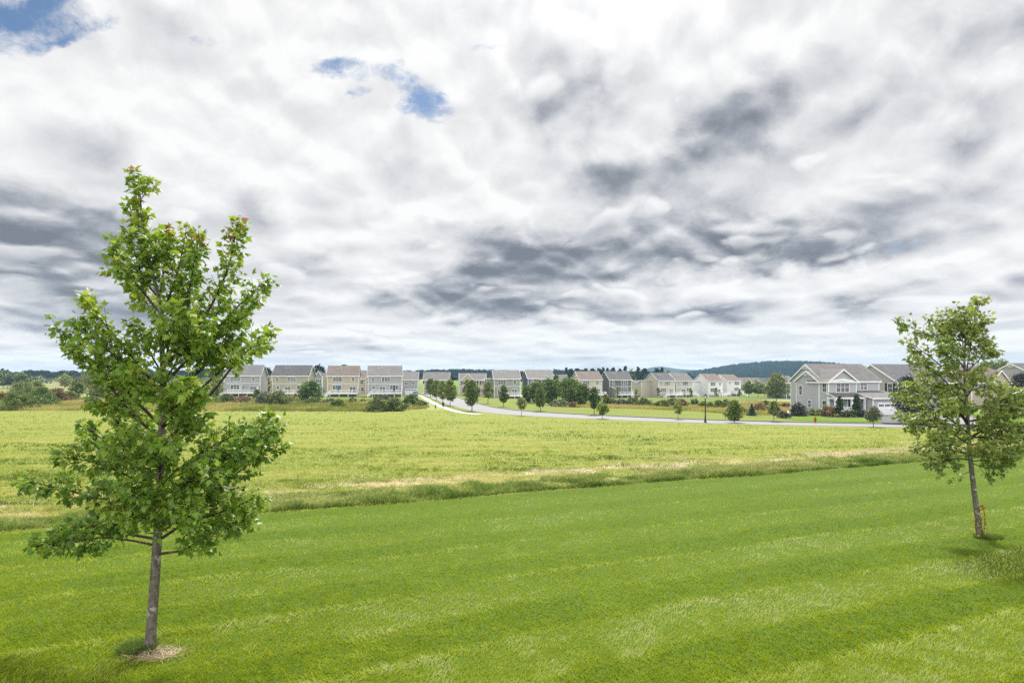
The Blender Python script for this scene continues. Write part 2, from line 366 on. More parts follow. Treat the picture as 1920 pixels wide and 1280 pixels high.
try: world.cycles.sampling_method = 'MANUAL'; world.cycles.sample_map_resolution = 1024
except Exception: pass
sd = bpy.data.lights.new('sun', 'SUN'); so = bpy.data.objects.new('sun', sd); COL.objects.link(so)
sd.energy = 4.2; sd.angle = R(10); sd.color = (1, .95, .86)
so.rotation_euler = (-sun_dir).to_track_quat('-Z', 'Y').to_euler(); so.location = (0, 0, 60)
sc.view_settings.view_transform = 'Standard'; sc.view_settings.look = 'None'; sc.view_settings.exposure = .75; sc.view_settings.gamma = 1
sc.render.engine = 'CYCLES'
cy = sc.cycles; cy.max_bounces = 5; cy.diffuse_bounces = 2; cy.glossy_bounces = 2; cy.transmission_bounces = 4; cy.transparent_max_bounces = 8; cy.volume_bounces = 1
cy.caustics_reflective = False; cy.caustics_refractive = False; cy.sample_clamp_indirect = 6
cy.use_denoising = False; cy.denoising_input_passes = 'RGB_ALBEDO_NORMAL'; cy.denoising_prefilter = 'ACCURATE'; sc.render.filter_size = 1.1

# ------------------------------------------------------------------ ground sheet
def edge_e(x, y): return y - 22.3 - .44 * x - .12 * np.sin(x * .35) - .07 * np.sin(x * .83 + 1)
def groundmat():
    m, t = new_mat('ground_cover'); p = t.n('ShaderNodeTexCoord').outputs['Object']; x, y, z = t.sep(p)
    e = t.math('SUBTRACT', t.math('SUBTRACT', y, 22.3), t.math('MULTIPLY', x, .44))
    e = t.math('SUBTRACT', e, t.math('MULTIPLY', t.math('SINE', t.math('MULTIPLY', x, .35)), .12))
    n1 = t.noise(p, .35, 6, .6); n2 = t.noise(p, 3.0, 6, .65); n3 = t.noise(p, 22, 3, .6)
    wv = t.math('SINE', t.math('MULTIPLY', t.math('ADD', e, t.math('MULTIPLY', n1, .5)), 2*math.pi/2.9))
    lawn = t.mix(t.math('ADD', t.math('MULTIPLY', wv, .22), .5), (.10, .165, .010), (.15, .21, .022))
    lawn = t.mix(t.smooth(n2, .5, .8, 0, .25), lawn, (.17, .17, .05))
    lawn = t.mix(t.smooth(n3, .35, .7, 0, .5), (.05, .09, .008), lawn)
    # worn ground and straw at the feet of the two young trees
    for (bx, by, rx, ry) in WORN:
        dd = t.vec('LENGTH', t.vec('MULTIPLY', t.vec('SUBTRACT', t.xyz(x, y, 0.0), (bx, by, 0)), (1/rx, 1/ry, 0)))
        f = t.smooth(t.math('ADD', dd, t.math('MULTIPLY', t.math('SUBTRACT', n2, .5), .9)), 1.25, .35)
        lawn = t.mix(f, lawn, t.mix(n3, (.14, .125, .055), (.26, .215, .12)))
    mw = t.smooth(t.noise(t.vec('MULTIPLY', p, (.25, 1, 1)), .5, 6, .65), .35, .68)
    mead = t.mix(mw, (.27, .29, .05), (.38, .39, .09))
    mead = t.mix(t.smooth(t.noise(t.vec('MULTIPLY', p, (.4, 1, 1)), .21, 7, .7), .56, .72, 0, .5), mead, (.36, .30, .16))
    mead = t.mix(t.smooth(n2, .35, .72, 0, .45), (.15, .18, .035), mead)
    en = t.math('ADD', e, t.math('MULTIPLY', t.math('SUBTRACT', n1, .5), 4.5))
    strip = t.math('MULTIPLY', t.smooth(en, 3.2, 4.4), t.smooth(en, 7.0, 5.6))
    mead = t.mix(t.math('MULTIPLY', t.math('MULTIPLY', strip, t.smooth(t.noise(p, .45, 5, .65), .43, .56)), t.smooth(n2, .3, .55)), mead, (.44, .35, .25))
    mead = t.mix(t.smooth(en, 3.2, 1.0, 0, .7), mead, t.mix(n2, (.14, .19, .035), (.32, .29, .14)))
    far = t.mix(n1, (.17, .20, .06), (.27, .28, .10))
    c = t.mix(t.smooth(e, -.05, .1), lawn, mead)
    yb = t.math('ADD', y, t.math('MULTIPLY', t.math('SUBTRACT', n1, .5), 6))
    c = t.mix(t.smooth(yb, 112, 119), c, far)
    field = t.mix(t.smooth(t.noise(t.vec('MULTIPLY', p, (.15, 1, 1)), .02, 4), .4, .6), (.15, .18, .06), (.24, .22, .10))
    c = t.mix(t.math('MULTIPLY', t.smooth(yb, 205, 240), t.smooth(x, -60, -95)), c, field); c = t.mix(t.math('MULTIPLY', t.smooth(yb, 205, 240), t.smooth(x, -95, -60)), c, (.11, .17, .03))
    c = t.mix(t.smooth(y, 760, 900), c, (.035, .06, .025))
    b = t.math('ADD', n3, n2)
    t.L.new(principled(t, c, .9, .12, bump=b, bstr=.6, bdist=.05), t.out.inputs[0]); return m
b1, b2 = G(281, 1216), G(1838, 1006)
WORN = [(b1.x + .22, b1.y - .20, .40, .20)]
M['ground'] = groundmat()
def make_ground():
    ys = [-14, -8, -3, 0, 2, 4]
    while ys[-1] < 2900: ys.append(ys[-1] + max(.8, ys[-1]*.028))
    ys = np.array(ys); a = np.linspace(-1.7, 1.7, 171)
    X = a[None, :] * (np.maximum(ys, 0)[:, None] + 14); Y = np.repeat(ys[:, None], len(a), 1)
    Z = gz(X, Y); V = np.stack([X, Y, Z], -1).reshape(-1, 3)
    n = len(a); i, j = np.meshgrid(np.arange(len(ys)-1), np.arange(n-1), indexing='ij'); k = (i*n + j).ravel()
    o = link('ground', np_mesh('ground', V, np.stack([k, k+1, k+n+1, k+n], -1), M['ground'], smooth=True)); tag(o, kind='structure')
make_ground()

# ------------------------------------------------------------------ grass blades
def blades(name, base, h, w, lean, az, tint, mat, bend=.5):
    """each blade two faces: a tapered stem quad and a tip; base (n,3), lean horizontal reach, az direction"""
    n = len(base); yaw = nrs.rand(n) * 6.283
    wx = np.cos(yaw) * w * .5; wy = np.sin(yaw) * w * .5
    dx = np.cos(az) * lean; dy = np.sin(az) * lean
    V = np.zeros((n, 5, 3))
    V[:, 0] = base; V[:, 1] = base; V[:, 0, 0] -= wx; V[:, 0, 1] -= wy; V[:, 1, 0] += wx; V[:, 1, 1] += wy
    mid = base.copy(); mid[:, 0] += dx * .35; mid[:, 1] += dy * .35; mid[:, 2] += h * .62
    V[:, 2] = mid; V[:, 3] = mid; V[:, 2, 0] += wx * .75; V[:, 2, 1] += wy * .75; V[:, 3, 0] -= wx * .75; V[:, 3, 1] -= wy * .75
    V[:, 4] = base; V[:, 4, 0] += dx; V[:, 4, 1] += dy; V[:, 4, 2] += h
    b = (np.arange(n) * 5)[:, None]
    T = np.concatenate([b + [0, 1, 2], b + [0, 2, 3], b + [3, 2, 4]], 1).reshape(-1, 3)
    return np_mesh(name, V.reshape(-1, 3), T, mat, np.repeat(tint, 3))
def fan(n, y0, y1, amax=1.25, padx=1.5):
    iv = nrs.rand(n) * (1/y0 - 1/y1) + 1/y1; y = 1/iv; a = (nrs.rand(n)*2-1) * amax
    return a * (y + padx), y
def make_lawn():
    x, y = fan(400000, 5.2, 52); e = edge_e(x, y); k = e < .15; x, y, e = x[k], y[k], e[k]
    worn = np.ones(len(x))
    for (bx, by, rx, ry) in WORN:
        dd = np.hypot((x-bx)/rx, (y-by)/ry) + (fbm(x*3, y*3, 5)-.5)*.9; worn = np.minimum(worn, sstep(.45, 1.1, dd))
    k = nrs.rand(len(x)) < .12 + .88*worn; x, y, e, worn = x[k], y[k], e[k], worn[k]
    s = (e + fbm(x*.16, y*.16, 3)*.55) / 2.9; st = np.sin(2*math.pi*s)           # mower passes
    ridge = np.exp(-((s*2 - np.round(s*2))*2.9/2/.17)**2) * sstep(.18, .55, fbm(x*.3, y*.7, 31))*(.45+.55*(np.round(s*2) % 2))  # uncut line between passes
    n1 = fbm(x*.8, y*.8, 9); n2 = fbm(x*4, y*4, 15); n3 = fbm(x*.22, y*.3, 71)
    h = (.030 + .028*n2 + .022*(nrs.rand(len(x))**2)) * (1 + .5*ridge); w = .0045 + y*.00072
    dirn = np.where(st > 0, math.atan2(.44, 1), math.atan2(.44, 1) + math.pi) + (nrs.rand(len(x))-.5)*2.6
    lean = h * (.35 + .8*nrs.rand(len(x)) + .6*ridge)
    tint = .50 + .26*np.clip(st*2.0, -1, 1)*(.35+.65*sstep(.25, .75, fbm(x*.13, y*.2, 141))) + .30*(n1-.5) + .55*(n2-.5) + .28*ridge + .22*(n3-.5) + .20*sstep(.66, .76, fbm(x*.55, y*.8, 301)) + .32*(nrs.rand(len(x))-.5)
    tint = tint + (nrs.rand(len(x)) < .02)*.3 + (1-worn)*.5
    B = np.stack([x, y, gz(x, y) - .004], -1)
    o = link('lawn_grass', blades('lawn_grass', B, h, w, lean, dirn, np.clip(tint, 0, 1), M['lawn_blade']))
    tag(o, 'short mown lawn grass in pale and dark mower stripes', 'lawn', kind='stuff')
def make_meadow():
    x, y = fan(420000, 15, 118, 1.15, 3); e = edge_e(x, y); k = e > 0; x, y, e = x[k], y[k], e[k]
    inside = np.array([meadow_ok(a, b) for a, b in zip(x, y)]) if False else meadow_mask(x, y)
    x, y, e = x[inside], y[inside], e[inside]
    n1 = fbm(x*.18, y*.5, 21, 4); n2 = fbm(x*1.3, y*1.3, 25); n3 = fbm(x*.06, y*.2, 44)
    tuft = sstep(.60, .74, n2)
    h = (.035 + .09*n2*n2 + .035*nrs.rand(len(x))) * (1 + .8*tuft); w = .007 + y*.00080
    az = nrs.rand(len(x))*6.283; lean = h*(.6 + 1.9*nrs.rand(len(x)))
    n4 = fbm(x*.35, y*1.6, 83); dk = sstep(.57, .67, n4)*sstep(.42, .6, fbm(x*.05, y*.12, 87)); pl = sstep(.60, .72, fbm(x*.22, y*1.1, 89))
    tint = .50 + 1.15*(n1-.5) + .5*(n2-.5) + .5*(n3-.5) + .34*(nrs.rand(len(x))-.5) - .25*tuft - .52*dk + .30*pl + .5*(fbm(x*.5, y*1.1, 201)-.5)
    h = h*(1+.5*dk)
    en = e + (fbm(x*.30, y*.30, 3)-.5)*4.5
    strip = sstep(3.4, 4.4, en)*sstep(6.8, 5.6, en)*sstep(.42, .53, fbm(x*.4, y*.9, 61))
    k = nrs.rand(len(x)) > strip*.72
    k &= nrs.rand(len(x)) > sstep(3.2, 1.5, e)*.5
    B = np.stack([x, y, gz(x, y) - .01], -1)
    o = link('meadow_grass', blades('meadow_grass', B[k], h[k], w[k], lean[k], az[k], np.clip(tint[k], 0, 1), M['meadow_blade']))
    tag(o, 'rough yellow green meadow grass cut short in the open field', 'meadow grass', kind='stuff')
def make_edge():
    n = 150000; a = nrs.rand(n); x = -30 + 78*a**1.15; e = .05 + 3.9*nrs.rand(n)**1.25
    y = e + 22.3 + .44*x + .12*np.sin(x*.35) + .07*np.sin(x*.83+1)
    n2 = fbm(x*1.1, y*1.1, 33); n1 = fbm(x*.4, y*.5, 37)
    k = (y > 6) & (n2 + .7*n1 > .42 + .42*sstep(.8, 3.9, e)); x, y, e, n1, n2 = x[k], y[k], e[k], n1[k], n2[k]
    h = (.07 + .30*np.clip(n2+.4*n1-.5, 0, .5)*2) * (.6+.6*nrs.rand(len(x))) * sstep(4.2, 2.2, e)**.5; w = .006 + y*.0006
    az = nrs.rand(len(x))*6.283; lean = h*(.4 + 1.0*nrs.rand(len(x)))
    tint = .50 + .7*(n1-.5) + .6*(fbm(x*2.2, y*2.2, 39)-.5) + .66*(nrs.rand(len(x))-.5) + .14*sstep(.5, 2.5, e) - .22*sstep(.5, .1, e)
    B = np.stack([x, y, gz(x, y) - .01], -1)
    o = link('edge_grass', blades('edge_grass', B, h, w, lean, az, np.clip(tint, 0, 1), M['edge_blade']))
    tag(o, 'tall uncut dark grass along the edge of the mown lawn', 'long grass', kind='stuff')
def make_straw():
    n = 110000; x = -28 + 74*nrs.rand(n)**1.1; e = 1.0 + 8.5*nrs.rand(n)
    y = e + 22.3 + .44*x
    en = e + (fbm(x*.30, y*.30, 3)-.5)*4.5
    c = np.maximum(sstep(3.0, 4.2, en)*sstep(7.4, 5.8, en)*sstep(.42, .53, fbm(x*.4, y*.9, 61)), .7*sstep(.62, .70, fbm(x*.4, y*.9, 67)))
    k = (nrs.rand(n) < c) & (y > 6); x, y = x[k], y[k]
    # straw at the foot of the near tree as well
    bx, by, rx, ry = WORN[0]; q = 420; rr = np.sqrt(nrs.rand(q)); th = nrs.rand(q)*6.283
    x = np.concatenate([x, bx + rr*np.cos(th)*rx*1.05]); y = np.concatenate([y, by + rr*np.sin(th)*ry*1.05])
    h = .015 + .07*nrs.rand(len(x))**2; w = .004 + y*.0005; az = nrs.rand(len(x))*6.283; lean = .10 + .18*nrs.rand(len(x))
    B = np.stack([x, y, gz(x, y) + .01], -1)
    o = link('dry_straw', blades('dry_straw', B, h, w, lean, az, nrs.rand(len(x)), M['straw']))
    tag(o, 'dry straw of cut grass lying in a pale strip on the field', 'straw', kind='stuff')
# ------------------------------------------------------------------ road, pavement, verges
def GV(u, v):
    u = np.asarray(u, float); v = np.asarray(v, float); lo = np.full(u.shape, 3.0); hi = np.full(u.shape, 900.0)
    for _ in range(45):
        m = (lo+hi)/2; k = ZC-(v-HV)*m/F > gz((u-960)*m/F, m); lo = np.where(k, m, lo); hi = np.where(k, hi, m)
    return (u-960)*lo/F, lo
def resample(pts, n):
    pts = np.array([(p[0], p[1]) for p in pts]); d = np.r_[0, np.cumsum(np.hypot(*np.diff(pts, axis=0).T))]
    s = np.linspace(0, d[-1], n); return np.stack([np.interp(s, d, pts[:, 0]), np.interp(s, d, pts[:, 1])], -1)
def smooth_line(pts, n):
    q = resample(pts, n)
    for _ in range(6): q[1:-1] = (q[:-2] + 2*q[1:-1] + q[2:])/4
    return q
def sheet(name, A, B, nx, ny, off, mat, label=None, cat=None, kind='structure'):
    A = np.asarray(A); B = np.asarray(B); t = np.linspace(0, 1, ny)[:, None, None]
    Pn = A[None]*(1-t) + B[None]*t; X, Y = Pn[..., 0], Pn[..., 1]
    V = np.stack([X, Y, gz(X, Y) + off], -1).reshape(-1, 3); n = len(A)
    i, j = np.meshgrid(np.arange(ny-1), np.arange(n-1), indexing='ij'); k = (i*n+j).ravel()
    o = link(name, np_mesh(name, V, np.stack([k, k+1, k+n+1, k+n], -1), mat, smooth=True)); tag(o, label, cat, kind=kind); return o
px = lambda lst: [G(u, v) for u, v in lst]
near_e = smooth_line(px([(2300,816),(1960,806.5),(1720,802),(1500,798),(1320,793.5),(1200,789),(1100,785),(1000,780.5),(940,776.5),(900,772.5),(870,766.5),(845,760),(820,750.5),(803,743),(790,738.5)]), 160)
far_e = smooth_line(px([(2300,808),(1960,800.5),(1720,796.5),(1500,792.5),(1320,787.5),(1200,782.8),(1130,779.5),(1040,775),(1012,773),(962,769),(925,764),(897,757),(872,749.5),(857,745),(838,741),(815,737.5),(800,736),(791,735.5)]), 160)
def asphalt():
    m, t = new_mat('road_asphalt'); p = t.n('ShaderNodeTexCoord').outputs['Object']
    n = t.noise(p, .5, 6); n2 = t.noise(p, 40, 2)
    c = t.mix(n, (.165, .165, .172), (.205, .205, .21)); c = t.mix(t.math('MULTIPLY', n2, .3), c, (.22, .22, .23))
    t.L.new(principled(t, c, .75, .3, bump=n2, bstr=.2, bdist=.005), t.out.inputs[0]); return m
M['road'] = asphalt()
M['driveway'] = plain('driveway_asphalt', (.085, .085, .10), .8)
sheet('road', near_e, far_e, 160, 5, .03, M['road'])
def grassmat(name, a, b):
    m, t = new_mat(name); p = t.n('ShaderNodeTexCoord').outputs['Object']
    c = t.mix(t.noise(t.vec('MULTIPLY', p, (.3, 1, 1)), .8, 6, .65), a, b); c = t.mix(t.smooth(t.noise(p, 5, 4), .3, .7), tuple(k*.7 for k in a), c)
    t.L.new(principled(t, c, .9, .1), t.out.inputs[0]); return m
M['verge'] = grassmat('verge_grass', (.145, .185, .03), (.225, .25, .06))
M['houselawn'] = grassmat('house_lawn_grass', (.10, .18, .010), (.14, .215, .02))
M['backlawn'] = grassmat('back_lawn_grass', (.12, .165, .03), (.175, .20, .05))
verge_far = resample(px([(2300,786),(1960,783),(1700,781.5),(1500,779.5),(1430,780),(1380,778.5),(1300,772),(1200,768),(1120,765.5),(1060,764.5),(1030,763),(1005,756),(975,748.5),(930,746.5),(900,743.5),(865,740.5),(830,737),(800,734.5)]), 160)
sheet('verge', far_e, verge_far, 160, 8, .15, M['verge'])
hl_n = resample(px([(2300,803),(1960,799),(1720,795.3),(1600,793.2),(1530,791.5),(1480,788.5),(1462,785)]), 60)
hl_f = resample(px([(2300,782),(1960,778),(1720,776.5),(1600,775.5),(1530,775),(1490,776),(1462,781)]), 60)
sheet('front_lawn', hl_n, hl_f, 60, 8, .19, M['houselawn'])
bl_n = resample(px([(1035,754),(1120,754.5),(1200,755.5),(1300,755),(1380,752),(1440,748),(1495,746)]), 60)
bl_f = resample(px([(1035,744),(1120,743.5),(1200,743),(1300,741),(1380,739),(1440,736.5),(1495,734)]), 60)
sheet('back_lawn', bl_n, bl_f, 60, 6, .12, M['backlawn'])
ll_n = resample(px([(380,750),(480,750),(560,752.5),(640,751),(700,750),(750,754),(790,757)]), 60)
ll_f = resample(px([(380,741),(480,741),(560,741),(640,740.5),(700,739.5),(750,738),(780,737.5)]), 60)
sheet('back_lawn', ll_n, ll_f, 60, 6, .12, M['backlawn'])
# kerb along the far side
def ribbon(name, line, w, z0, z1, mat, kind='structure', label=None, cat=None):
    L = np.asarray(line); T = np.gradient(L, axis=0); T /= np.linalg.norm(T, axis=1)[:, None]; N = np.stack([-T[:, 1], T[:, 0]], -1)
    mb = MB(); b = []
    for p, nn in zip(L, N):
        a, c = p - nn*w/2, p + nn*w/2; za, zc = float(gz(*a)), float(gz(*c))
        b.append([(a[0],a[1],za+z0),(c[0],c[1],zc+z0),(c[0],c[1],zc+z1),(a[0],a[1],za+z1)])
    mb.v = [q for r in b for q in r]
    for i in range(len(b)-1):
        for k in range(4): mb.f.append((4*i+k, 4*i+(k+1)%4, 4*i+4+(k+1)%4, 4*i+4+k)); mb.m.append(0)
    mb.f.append((3,2,1,0)); mb.m.append(0); e = 4*(len(b)-1); mb.f.append((e,e+1,e+2,e+3)); mb.m.append(0)
    return tag(mb.build(name, mat), label, cat, kind=kind)
M['kerb'] = plain('kerb_stone', (.20, .20, .20), .85, var=.25)
ribbon('kerb', far_e, .16, 0, .17, M['kerb'])
walk = smooth_line(px([(786,740.8),(793,744),(800,748.2),(815,756.5),(830,763.5),(846,769),(862,773.3),(880,775.8),(898,777.3)]), 60)
ribbon('sidewalk', walk, 1.7, 0, .07, M['concrete'])
_vb_n = resample(px([(787.5,741),(795,744.5),(803,748.7),(817,756),(831,762.3),(846,767.6),(862,771.6),(885,774.3)]), 60)
_vb_f = resample(px([(790,739.3),(799,742.3),(806,745.3),(822,752.6),(845,761.4),(860,765.6),(878,769.8),(893,773)]), 60)
sheet('verge', _vb_n, _vb_f, 60, 4, .06, M['backlawn'])
dw = px([(1655,795.5),(1720,797),(1760,798)]); dwf = px([(1640,778.5),(1690,779),(1740,780)])
sheet('driveway', resample(dw, 12), resample(dwf, 12), 12, 8, .22, M['driveway'])
dw2 = px([(1775,797.5),(1850,799),(1890,799.5)]); dw2f = px([(1740,781),(1790,782),(1830,783)])
sheet('driveway', resample(dw2, 12), resample(dw2f, 12), 12, 8, .22, M['road'])
gd = px([(766,741),(776,742),(786,743)]); gdf = px([(762,737.2),(772,737),(784,737)])
sheet('driveway', resample(gd, 10), resample(gdf, 10), 10, 4, .16, M['concrete'])

mb_u = [(-900,768),(0,769),(150,770),(400,771.5),(560,772),(700,772),(760,769),(800,766),(830,768),(862,776),(890,779),(940,779),(1000,782.5),(1100,787),(1200,791),(1320,795.5),(1500,800),(1720,804),(1960,808.5),(2600,822)]
_mb = [G(u, v) for u, v in mb_u]; _ma = np.array([p.x/p.y for p in _mb]); _my = np.array([p.y for p in _mb])
def meadow_mask(x, y): return y < np.interp(x/y, _ma, _my) + 1.2*(fbm(x*.3, y*.3, 77)-.5)
make_lawn(); make_meadow(); make_edge(); make_straw()
def weeds(name, n, top, bot, h0, h1, tone, label, mat='weeds'):
    """tall unmown growth between two rows of ground points"""
    tu, tv = zip(*top); bu, bv = zip(*bot); u = nrs.rand(n)*(tu[-1]-tu[0]) + tu[0]; f = nrs.rand(n)
    a = np.interp(u, tu, tv); b = np.interp(u, bu, bv); x, y = GV(u, a + (b-a)*f)
    n1 = fbm(x*.12, y*.12, 51); n2 = fbm(x*.6, y*.6, 53); k = n2 + .4*n1 > .48; x, y, n1, n2 = x[k], y[k], n1[k], n2[k]
    h = (h0 + (h1-h0)*n2*nrs.rand(len(x))**.7); w = .03 + y*.0006; az = nrs.rand(len(x))*6.283; lean = h*(.15+.5*nrs.rand(len(x)))
    tint = tone + 1.5*(n1-.5) + .6*(n2-.5) + .3*(nrs.rand(len(x))-.5)
    B = np.stack([x, y, gz(x, y)], -1)
    tag(link(name, blades(name, B, h, w, lean, az, np.clip(tint, 0, 1), M[mat])), label, 'weeds', kind='stuff')
weeds('tall_weeds', 60000, [(-120,742),(150,746),(400,748),(600,751),(700,751),(760,753),(800,757)], [(-120,769),(150,770),(400,771),(700,771.5),(760,769),(800,766)], .4, 1.2, .27, 'tall tan and olive weeds growing in the brush behind the left meadow')
weeds('tall_weeds', 42000, [(1035,757),(1110,756),(1200,757),(1300,758),(1360,758),(1420,752),(1495,756)], [(1035,763.5),(1120,765),(1200,767.5),(1300,771.5),(1380,777.5),(1430,779),(1495,777)], .35, 1.0, .46, 'tall rusty pink weeds growing in the brush beyond the road')
weeds('verge_tufts', 26000, [(1000,766),(1120,766.5),(1200,769),(1300,773),(1400,780),(1460,781)], [(1000,769),(1120,773),(1200,776.5),(1300,781),(1400,786),(1460,787)], .06, .30, .25, 'ragged yellow green grass on the verge beyond the road', 'meadow_blade')

# ------------------------------------------------------------------ houses
WALL = {k: siding(k + '_siding', c) for k, c in dict(grey=(.375,.375,.385), olive=(0.366,0.348,0.250), beige=(0.451,0.397,0.305), midgrey=(.355,.355,.372), sage=(0.287,0.293,0.262), blue=(0.122,0.152,0.220), steel=(0.244,0.275,0.329), charcoal=(0.140,0.143,0.144), tan=(0.439,0.390,0.317), sand=(0.537,0.488,0.409), stone=(0.525,0.512,0.464), white=(0.800,0.800,0.800), offwhite=(0.756,0.756,0.744), bigrey=(.44,.445,.472), pinkish=(0.488,0.403,0.329), yellow=(0.549,0.488,0.317)).items()}
ROOF = {k: shingle(k + '_shingles', c) for k, c in dict(grey=(0.146,0.146,0.149), slate=(0.087,0.087,0.093), brown=(.150,.122,.108), midgrey=(0.155,0.149,0.146), warm=(.135,.130,.130), dark=(.10,.10,.107)).items()}
def gable_block(Wm, Rm, Tm, x0, x1, y0, y1, z0, ze, zr, axis='x', oh=.35, rk=.3, corner=True, hip=(0, 0)):
    """walls into Wm, roof into Rm, white trim into Tm. axis = direction of the ridge. hip = ridge cut at each end."""
    sw = (lambda p: p) if axis == 'x' else (lambda p: (p[1], p[0], p[2]))
    if axis == 'x': a0, a1, b0, b1 = x0, x1, y0, y1
    else: a0, a1, b0, b1 = y0, y1, x0, x1
    bm = (b0+b1)/2; sl = (zr-ze)/(bm-b0); fl = axis == 'x'
    zt = zr - .02
    P = [(a0,b0,z0),(a1,b0,z0),(a1,b1,z0),(a0,b1,z0),(a0,b0,ze),(a1,b0,ze),(a1,b1,ze),(a0,b1,ze),(a0,bm,zt),(a1,bm,zt)]
    fs = [(0,1,5,4),(2,3,7,6)] + [(1,2,6,5) if hip[1] else (1,2,6,9,5)] + [(3,0,4,7) if hip[0] else (3,0,4,8,7)]
    Wm.add([sw(p) for p in P], fs if fl else [f[::-1] for f in fs])
    th = .16; ra = a0 - (0 if hip[0] else rk); rb = a1 + (0 if hip[1] else rk)
    r0 = a0 + hip[0] if hip[0] else ra; r1 = a1 - hip[1] if hip[1] else rb
    e0 = a0 - oh if hip[0] else ra; e1 = a1 + oh if hip[1] else rb
    zl = ze - sl*oh
    V = []
    for (ea, r) in ((e0, r0), (e1, r1)):
        V += [(ea,b0-oh,zl+.02),(ea,b0-oh,zl+th),(r,bm,zr+th),(ea,b1+oh,zl+th),(ea,b1+oh,zl+.02),(r,bm,zr+.02)]
    F_ = [(0,6,7,1),(1,7,8,2),(2,8,9,3),(3,9,10,4),(4,10,11,5),(5,11,6,0),(0,1,2,5),(5,2,3,4),(11,8,7,6),(10,9,8,11)]
    Rm.add([sw(p) for p in V], F_ if fl else [f[::-1] for f in F_])
    # eave boards
    for bb, sg in ((b0-oh, -1), (b1+oh, 1)):
        lo, hi = (bb-.035, bb-.003) if sg < 0 else (bb+.003, bb+.035)
        q = (e0, e1, lo, hi) if fl else (lo, hi, e0, e1); Tm.box(*q, zl-.10, zl+th-.01)
    # rake boards
    for k, (ra_, hp, sg) in enumerate(((e0, hip[0], -1), (e1, hip[1], 1))):
        if hp: continue
        for (bb, zb) in ((b0-oh, zl), (b1+oh, zl)):
            p = [(bb, zb-.13), (bb, zb+th-.012), (bm, zr+th-.012), (bm, zr-.16)]
            s1, s2 = (ra_-.045, ra_-.004) if sg < 0 else (ra_+.004, ra_+.045)
            vv = [sw((s1, y, z)) for y, z in p] + [sw((s2, y, z)) for y, z in p]
            Tm.add(vv, [(0,1,2,3),(7,6,5,4),(0,4,5,1),(1,5,6,2),(2,6,7,3),(3,7,4,0)])
    if corner:
        for cx_, cy_ in ((x0,y0),(x1,y0),(x0,y1),(x1,y1)):
            ox = -.03 if cx_ == x0 else .03; oy = -.03 if cy_ == y0 else .03
            X = sorted((cx_+ox, cx_-ox*4)); Y_ = sorted((cy_+oy, cy_-oy*4)); Tm.box(X[0], X[1], Y_[0], Y_[1], z0+.02, ze-.06 - (oh*sl if axis == 'x' else 0))
_wc = {}
def win_mesh(w, h, cols, rows, style='w'):
    k = (round(w,2), round(h,2), cols, rows, style)
    if k not in _wc:
        f = MB(); t = .11
        f.box(-w/2-t, w/2+t, -.05, -.002, h/2, h/2+t*1.2); f.box(-w/2-t, w/2+t, -.06, -.002, -h/2-t, -h/2)
        f.box(-w/2-t, -w/2, -.05, -.002, -h/2, h/2); f.box(w/2, w/2+t, -.05, -.002, -h/2, h/2)
        for i in range(1, cols): x = -w/2 + w*i/cols; f.box(x-.05, x+.05, -.044, -.02, -h/2+.001, h/2-.001)
        if rows > 1:
            for i in range(cols):
                xa = -w/2 + w*i/cols + (.051 if i else .001); xb = -w/2 + w*(i+1)/cols - (.051 if i < cols-1 else .001)
                for j in range(1, rows): z = -h/2 + h*j/rows; f.box(xa, xb, -.04, -.02, z-.03, z+.03)
                xm = (xa+xb)/2; f.box(xm-.012, xm+.012, -.032, -.021, -h/2+.002 + (h/2 if style == 'g' else 0), h/2-.002)
        g = MB(); g.box(-w/2+.001, w/2-.001, -.018, -.003, -h/2+.001, h/2-.001)
        _wc[k] = (f.mesh('window', M['vinyl']), g.mesh('pane', M['glass']))
    return _wc[k]
ROT = {'S': 0, 'W': R(-90), 'E': R(90)}
def window(root, face, a, base, z, w, h, cols=1, rows=2, name='window', style='w'):
    """a = position along the face, base = the face's plane"""
    f, g = win_mesh(w, h, cols, rows, style)
    loc = (a, base, z) if face == 'S' else (base, a, z)
    o = link(name, f, root, loc, ROT[face]); p = link('pane', g, o); return o
